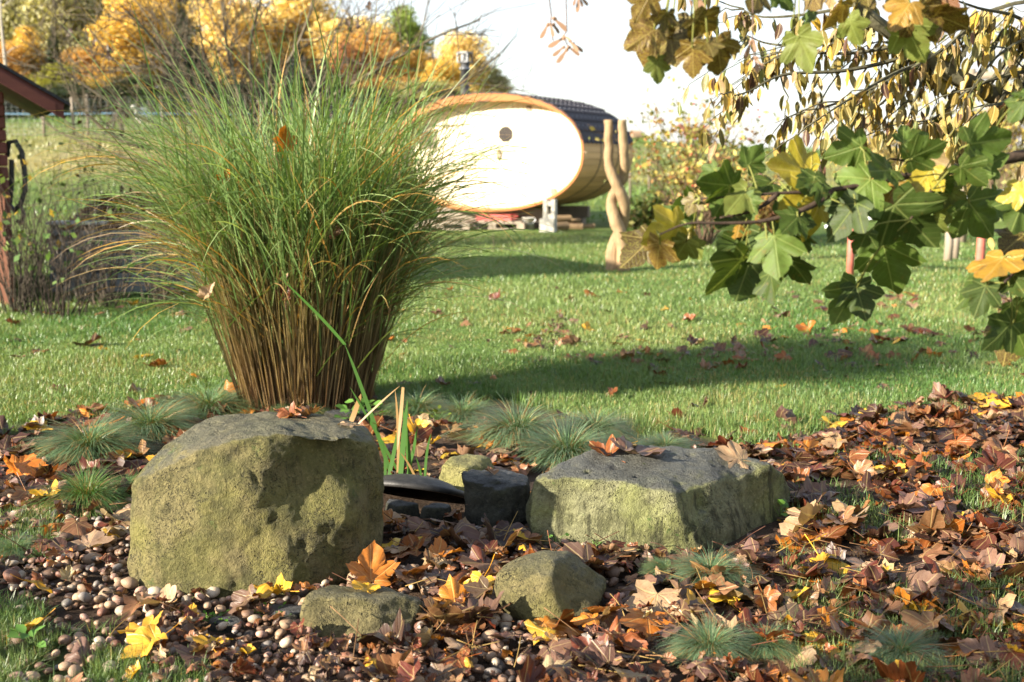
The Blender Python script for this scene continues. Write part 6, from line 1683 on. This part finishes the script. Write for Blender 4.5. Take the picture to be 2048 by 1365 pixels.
L6 = [(1370, 705, 1425, 940, 'G'), (840, 660, 872, 890, 'L'), (635, 415, 465, 405, 'G'), (712, 325, 795, 215, 'G'), (1020, 350, 800, 330, 'Y'), (1080, 400, 930, 440, 'D'), (1265, 225, 1070, 290, 'G'), (1465, 205, 1600, 150, 'G'), (1500, 290, 1690, 190, 'G'), (1780, 215, 1985, 185, 'G'),
      (1740, 320, 1890, 415, 'G'), (1600, 335, 1480, 480, 'Y'), (1310, 385, 1115, 560, 'L'), (1370, 440, 1200, 560, 'L'), (1440, 400, 1350, 540, 'O'), (1340, 430, 1250, 510, 'B'), (1240, 500, 1090, 695, 'D'), (1230, 560, 1262, 645, 'D'), (1420, 500, 1640, 735, 'D'), (1690, 500, 1640, 640, 'P'), (1780, 490, 1920, 675, 'G'),
      (2045, 440, 1905, 475, 'Y'), (2045, 480, 1980, 650, 'G'), (1235, 900, 1120, 1105, 'G'), (1238, 900, 1290, 1080, 'D'), (690, 690, 560, 765, 'G'), (700, 760, 515, 975, 'D'), (720, 790, 650, 985, 'D'), (790, 830, 708, 965, 'L'), (820, 840, 848, 988, 'D'), (910, 770, 1010, 912, 'D'), (925, 600, 1000, 762, 'D'), (1065, 490, 835, 560, 'Y'),
      (700, 610, 555, 740, 'D'), (690, 552, 655, 692, 'O'), (385, 610, 200, 700, 'Y'), (400, 615, 462, 690, 'Y'), (250, 670, 92, 815, 'M'), (290, 690, 262, 832, 'K'), (420, 680, 350, 795, 'P'), (440, 680, 492, 775, 'P'), (400, 570, 240, 625, 'G'), (450, 520, 335, 510, 'G'), (460, 470, 420, 570, 'M'), (710, 430, 600, 565, 'P'), (700, 470, 735, 592, 'G'), (560, 330, 470, 410, 'G'),
      (1850, 880, 1688, 1010, 'D'), (1860, 900, 1800, 1066, 'D'), (1950, 758, 1830, 915, 'O'), (1990, 850, 2060, 950, 'D'), (1995, 1082, 1835, 1225, 'D'), (1995, 1082, 1930, 1300, 'M'), (1998, 1082, 2075, 1260, 'G'), (2050, 650, 1940, 735, 'M'), (1590, 280, 1700, 330, 'W'), (1640, 390, 1700, 470, 'G'), (1560, 520, 1500, 600, 'D'), (1600, 560, 1560, 690, 'P'), (1330, 360, 1420, 300, 'G'), (1820, 340, 1985, 260, 'G'), (1400, 340, 1290, 345, 'G'), (830, 400, 740, 450, 'G'), (900, 420, 850, 500, 'P'), (860, 560, 1060, 600, 'D'), (620, 450, 540, 580, 'G'), (1650, 430, 1790, 500, 'P'), (1480, 560, 1390, 640, 'D'), (1290, 640, 1235, 760, 'D'), (1905, 470, 2010, 580, 'G'), (1040, 370, 1010, 470, 'G'), (1160, 430, 1235, 520, 'L'), (960, 560, 880, 640, 'G'), (1990, 980, 2060, 1060, 'D')]
for q in L6: sleaf(*z6(q[0], q[1]), *z6(q[2], q[3]), q[4], BR)
L4 = [(960, -40, 835, 205, 'K'), (1010, 235, 745, 400, 'K'), (1000, 250, 930, 612, 'K'), (1100, 105, 1060, 312, 'M'), (1290, 140, 1300, 405, 'M'), (1020, 480, 1030, 695, 'P'), (1300, 372, 1320, 655, 'K'), (1500, 335, 1552, 632, 'K'), (1130, 320, 1165, 562, 'M'), (1330, 150, 1535, 250, 'M'), (1420, 330, 1480, 470, 'M')]
for q in L4: sleaf(*z4(q[0], q[1]), *z4(q[2], q[3]), q[4], TOPB, 2.36 + rnd.uniform(-.06, .06))
L5 = [(460, 75, 400, 250, 'G'), (360, 270, 485, 545, 'P'), (700, 15, 540, 255, 'K'), (740, 140, 825, 365, 'P'), (1150, 190, 1335, 485, 'P'), (1200, 20, 1050, 235, 'O'), (1260, 50, 1415, 325, 'K'), (1380, 110, 1635, 190, 'K'), (1380, -30, 1565, 85, 'B'), (620, -60, 600, 85, 'W'), (200, -70, 325, 105, 'G'), (1070, -80, 1050, 115, 'W'), (2080, 690, 1960, 760, 'G'), (2060, 750, 1925, 930, 'G'), (860, -60, 900, 100, 'M'), (60, -60, 20, 110, 'M'), (460, -60, 520, 70, 'K'), (320, 280, 235, 340, 'P')]
for q in L5: sleaf(*z5(q[0], q[1]), *z5(q[2], q[3]), q[4], TOPB if q[3] < 600 else BR, 2.42 + rnd.uniform(-.08, .08))
# hanging seed keys
def keys(stem, fruits, name='seed_cluster'):
    mb = MB(); mb.color((.16, .11, .09)); pp = [loc(at(u, v, 2.38)) for u, v in stem]; mb.tube(pp, .0013, 4); o = mb.build(name, M['bark'], topb)
    for (u, v, u2, v2) in fruits:
        a, b = loc(at(u, v, 2.38)), loc(at(u2, v2, 2.38 + rnd.uniform(-.01, .01))); d = b - a; L_ = d.length; d.normalize(); sd = d.cross(Vector((0, 1, 0))).normalized(); nn = d.cross(sd)
        prof = [(0, .0), (.04, .10), (.16, .13), (.25, .07), (.4, .10), (.6, .145), (.8, .15), (.93, .10), (1, .0)]
        mb = MB(); mb.color((.36, .22, .14)); top = [a + d * L_ * t + sd * L_ * w_ for t, w_ in prof]; bot = [a + d * L_ * t - sd * L_ * w_ * .6 for t, w_ in prof[1:-1]]
        th = nn * L_ * .02; ring_ = top + bot[::-1]; n_ = len(ring_)
        mb.poly([q + th for q in ring_] + [q - th for q in ring_], [tuple(range(n_)), tuple(range(2 * n_ - 1, n_ - 1, -1))] + [(i, (i + 1) % n_, n_ + (i + 1) % n_, n_ + i) for i in range(n_)])
        bm = bmesh.new(); bmesh.ops.create_icosphere(bm, subdivisions=1, radius=L_ * .10); mb.bm(bm, Matrix.Translation(a + d * L_ * .08))
        mb.build('seed_wing', M['leaf_plain'], o)
M['leaf_plain'] = mat_blade('seed_wing_surface', .25, .55, .3)
keys([z4(140, -560), z4(155, 0), z4(172, 130), z4(165, 165), z4(185, 330)], [z4(180, 140) + z4(300, 258), z4(150, 185) + z4(80, 312), z4(160, 185) + z4(185, 300), z4(185, 185) + z4(232, 275), z4(172, 200) + z4(225, 250)])
keys([z4(280, -560), z4(292, 80), z4(295, 250), z4(270, 290), z4(310, 390), z4(300, 400)], [z4(285, 295) + z4(140, 380), z4(280, 370) + z4(178, 452), z4(305, 385) + z4(212, 508), z4(300, 372) + z4(398, 450), z4(335, 345) + z4(425, 422), z4(310, 320) + z4(385, 420), z4(262, 285) + z4(330, 330)])
keys([z4(390, -560), z4(385, -20)], [z4(390, -30) + z4(375, 105), z4(400, -30) + z4(465, 50), z4(370, -30) + z4(345, 50), z4(395, -30) + z4(420, 60)])
keys([z4(1290, -560), z4(1350, -40)], [z4(1350, -20) + z4(1415, 105), z4(1340, -20) + z4(1330, 130), z4(1270, -30) + z4(1300, 55), z4(1345, -20) + z4(1370, 100)])
keys([z4(1780, -560), z4(1790, 200), z4(1785, 310), z4(1800, 460)], [z4(1780, 320) + z4(1720, 470), z4(1790, 320) + z4(1810, 420), z4(1800, 455) + z4(1730, 530), z4(1810, 455) + z4(1870, 560), z4(1805, 460) + z4(1825, 585)])
# the rest of the crown, above and beside the picture
it = []
rn = random.Random(8)
lim = []
for k in range(7):
    a = rn.uniform(0, 6.28); mb = MB(); mb.color((.12, .095, .07)); path = [Vector((0, .02, 2.0 + k * .22)), Vector((math.cos(a) * .5, math.sin(a) * .5, 2.6 + k * .25)), Vector((math.cos(a) * 1.1, math.sin(a) * 1.1, 3.0 + k * .27)), Vector((math.cos(a) * 1.7, math.sin(a) * 1.7, 3.2 + k * .3))]
    mb.tube(path, [.05, .04, .025, .01], 7); mb.build('branch', M['bark'], sy, True); lim += path[1:]
for k in range(520):
    b = lim[rn.randrange(len(lim))]; p = b + Vector((rn.gauss(0, .35), rn.gauss(0, .35), rn.gauss(.05, .3))); s = rn.uniform(.09, .14); gi = rn.randrange(8); c = SCOL[rn.choice('GGDLYMPK')]
    it.append((Matrix.Translation(p) @ Euler((rn.gauss(-.9, .5), rn.gauss(0, .5), rn.uniform(0, 6.28))).to_matrix().to_4x4() @ Matrix.Diagonal((s, s, s, 1)), np.array(c), SG[gi][0], SG[gi][1], SG[gi][3]))
tag(link('crown', join_instances('crown', it, None), M['green_leaf'], sy), kind='stuff')

# ================================================================== narrow-leaved fruit tree behind
FTB = Vector((3.75, 6.1, 0)); ftr = empty('narrow_leaved_tree', FTB); tag(ftr, 'tree with narrow drooping yellow-olive leaves and a thick mossy limb', 'tree')
def fl(u, v, Y): return at(u, v, Y) - FTB
mb = MB(); mb.color((.13, .105, .07)); mb.tube([(0, 0, -.1), (0, 0, .5), (-.05, 0, 1.0), (-.1, -.05, 1.5), (-.15, -.1, 2.3)], [.16, .12, .10, .09, .06], 10); mb.build('trunk', M['bark'], ftr, True)
limbp = [Vector(q) for q in spl([(-.05, 0, 1.0)] + [tuple(fl(u, v, Y)) for u, v, Y in ((2220, 262, 5.8), (2048, 215, 5.6), (1990, 192, 5.55), (1905, 150, 5.5), (1850, 116, 5.5), (1790, 72, 5.45), (1735, 30, 5.4), (1690, -30, 5.4))], 4)]
n_ = len(limbp); mb = MB(); mb.color((.125, .115, .07)); mb.tube(limbp, [.052 - .027 * i / n_ for i in range(n_)], 9); limb = mb.build('limb', M['bark'], ftr, True)
TW = [[(1290, 470), (1000, 760), (640, 1000)], [(1220, 420), (880, 680), (560, 800), (380, 830)], [(1100, 440), (700, 530), (250, 560), (0, 680), (-130, 720)], [(1100, 340), (750, 400), (280, 400), (60, 520)], [(1800, 100), (1400, 400), (1000, 620), (760, 740)], [(2100, 540), (1700, 640), (1400, 870), (1180, 960)], [(2150, 770), (1600, 900), (1350, 1000)], [(2048, 190), (1700, 60), (1400, -40)], [(1920, 200), (1960, 400), (1995, 600)], [(1290, 470), (1060, 560), (700, 770), (470, 920)], [(900, 60), (560, 320), (250, 420), (60, 500)], [(2150, 40), (1600, 150), (1300, 260), (1020, 350)], [(950, 180), (500, 330), (150, 330), (-60, 250)], [(1350, 440), (1250, 700), (1180, 900)], [(1600, 560), (1500, 760), (1420, 900)], [(1900, 700), (1820, 850), (1780, 1000)], [(2100, 300), (1850, 420), (1640, 700)], [(880, 20), (500, 100), (100, 130), (-80, 60)], [(1750, 90), (1560, 300), (1460, 520)], [(2080, 640), (1900, 760), (1750, 800)]]
nodes = []
for st in TW:
    Y0 = 5.5; Y1 = 5.5 + rnd.uniform(-.5, .5); m_ = len(st)
    pts = [fl(*z5(x, y), Y0 + (Y1 - Y0) * i / (m_ - 1)) for i, (x, y) in enumerate(st)]
    near_ = min(limbp, key=lambda q: (q - pts[0]).length)
    sp_ = [Vector(q) for q in spl([tuple(near_)] + [tuple(p) for p in pts], 5)]
    k_ = len(sp_); mb = MB(); mb.color((.085, .08, .05)); mb.tube(sp_, [.013 - .0105 * i / (k_ - 1) for i in range(k_)], 5)
    nodes += sp_[3:]
    for _ in range(5):
        i = rnd.randint(3, k_ - 2); d = (sp_[i + 1] - sp_[i]).normalized(); nd = (d * .6 + Vector((rnd.gauss(-.15, .4), rnd.gauss(0, .5), rnd.gauss(-.15, .3)))).normalized()
        L_ = rnd.uniform(.15, .42); path = [sp_[i] + nd * L_ * t + Vector((0, 0, -.08 * t * t)) + Vector((rnd.gauss(0, .008), 0, rnd.gauss(0, .008))) for t in np.linspace(0, 1, 6)]
        mb.tube(path, [.004 - .0028 * t for t in np.linspace(0, 1, 6)], 4); nodes += path[1:]
    mb.build('twig', M['bark'], limb)
def lance(seed):
    r = random.Random(seed); n = 6; V = []; uv = []
    w_ = r.uniform(.15, .23); cu = r.uniform(-.25, .25); fo = r.uniform(.2, .9)
    for i in range(n + 1):
        t = i / n; ww = w_ * (math.sin(math.pi * t ** .85) ** .8 if 0 < i < n else .0) + .004; xo = cu * t * t; zo = r.uniform(-.02, .02) + .2 * cu * t
        for s in (-1, 0, 1): V.append((xo + s * ww, t, zo + abs(s) * ww * fo)); uv.append((s * ww * .5, t))
    F = [(i * 3 + k, i * 3 + k + 1, i * 3 + k + 4, i * 3 + k + 3) for i in range(n) for k in (0, 1)]
    return np.array(V), [np.array(F)], np.ones((len(V), 3)), np.array(uv)
LN = [lance(i) for i in range(6)]; LNM = [leaf_mesh('narrow_leaf', q, M['leaf']) for q in LN]
NC = [(.28, .20, .045), (.21, .17, .045), (.15, .14, .038), (.33, .25, .07), (.11, .14, .035), (.085, .04, .026), (.38, .25, .03), (.24, .17, .08)]; NWt = [5, 5, 5, 4, 2, 2.5, 2, 3]
it = []; nob = 0
for k in range(1300):
    b = nodes[rnd.randrange(len(nodes))]; p = b + Vector((rnd.gauss(0, .012), rnd.gauss(0, .03), rnd.gauss(-.008, .010)))
    s = rnd.uniform(.055, .095); Mx = Matrix.Translation(p) @ (Euler((R(-90) + rnd.gauss(0, .30), 0, 0)).to_matrix() @ Euler((0, 0, 0)).to_matrix()).to_4x4()
    Mx = Matrix.Translation(p) @ Matrix.Rotation(rnd.uniform(0, 6.28), 4, 'Z') @ Matrix.Rotation(R(-90) + rnd.gauss(.15, .28), 4, 'X') @ Matrix.Diagonal((s, s, s, 1))
    c = rnd.choices(NC, NWt)[0]; kk = rnd.uniform(.75, 1.2); c = tuple(min(.8, q * kk) for q in c); gi = rnd.randrange(6)
    w3 = p + FTB; u, v = project(w3.x, w3.y, w3.z)
    if nob < 290 and 1300 < u < 2048 and -20 < v < 330 and rnd.random() < .5:
        nob += 1; o = bpy.data.objects.new('narrow_leaf', LNM[gi]); COL.objects.link(o); o.parent = limb; o.matrix_local = Mx; o.color = c + (1,)
    else: it.append((Mx, np.array(c), LN[gi][0], LN[gi][1], LN[gi][3]))
tag(link('more_leaves', join_instances('more_leaves', it, None), M['leaf'], limb), kind='stuff')

# ================================================================== plants outside the picture whose shade falls into it
def shade_plant(name, base, hgt, cz, rad, n, size, cols, label, seed, cat):
    rn = random.Random(seed); e = empty(name, base); tag(e, label, cat)
    mb = MB(); mb.color((.11, .09, .065)); tips = []
    if cz: mb.tube([(0, 0, -.05), (.02, 0, cz * .5), (0, 0, cz)], [.045, .035, .025], 8)
    for k in range(14):
        d = Vector((rn.gauss(0, 1), rn.gauss(0, 1), rn.gauss(.5, .7))).normalized(); grow(mb, Vector((0, 0, cz * .75)), d, rad * rn.uniform(.6, 1.1), .012, 1, rn, .5, 0, (3, 5), tips, 5, .12, .6, .003, 5)
    mb.build('trunk', M['bark'], e)
    ctr = np.array([tuple(tips[rn.randrange(len(tips))][0] + Vector((rn.gauss(0, rad * .18), rn.gauss(0, rad * .18), rn.gauss(0, rad * .18)))) for _ in range(n)])
    V, F, C = leafcloud(ctr, size, cols, seed); tag(link('crown', mesh_np('crown', V, F, C), M['foliage'], e), kind='stuff')
shade_plant('young_tree', (-3.35, .35, 0), 2.9, 2.25, .62, 400, .055, [(.16, .20, .05), (.35, .25, .06)], 'young autumn tree standing on the lawn left of the viewpoint', 71, 'tree')
shade_plant('low_bush', (-2.55, 2.75, 0), .5, .14, .36, 420, .03, [(.08, .14, .03), (.2, .18, .05)], 'low green bush beside the pebble bed', 72, 'bush')
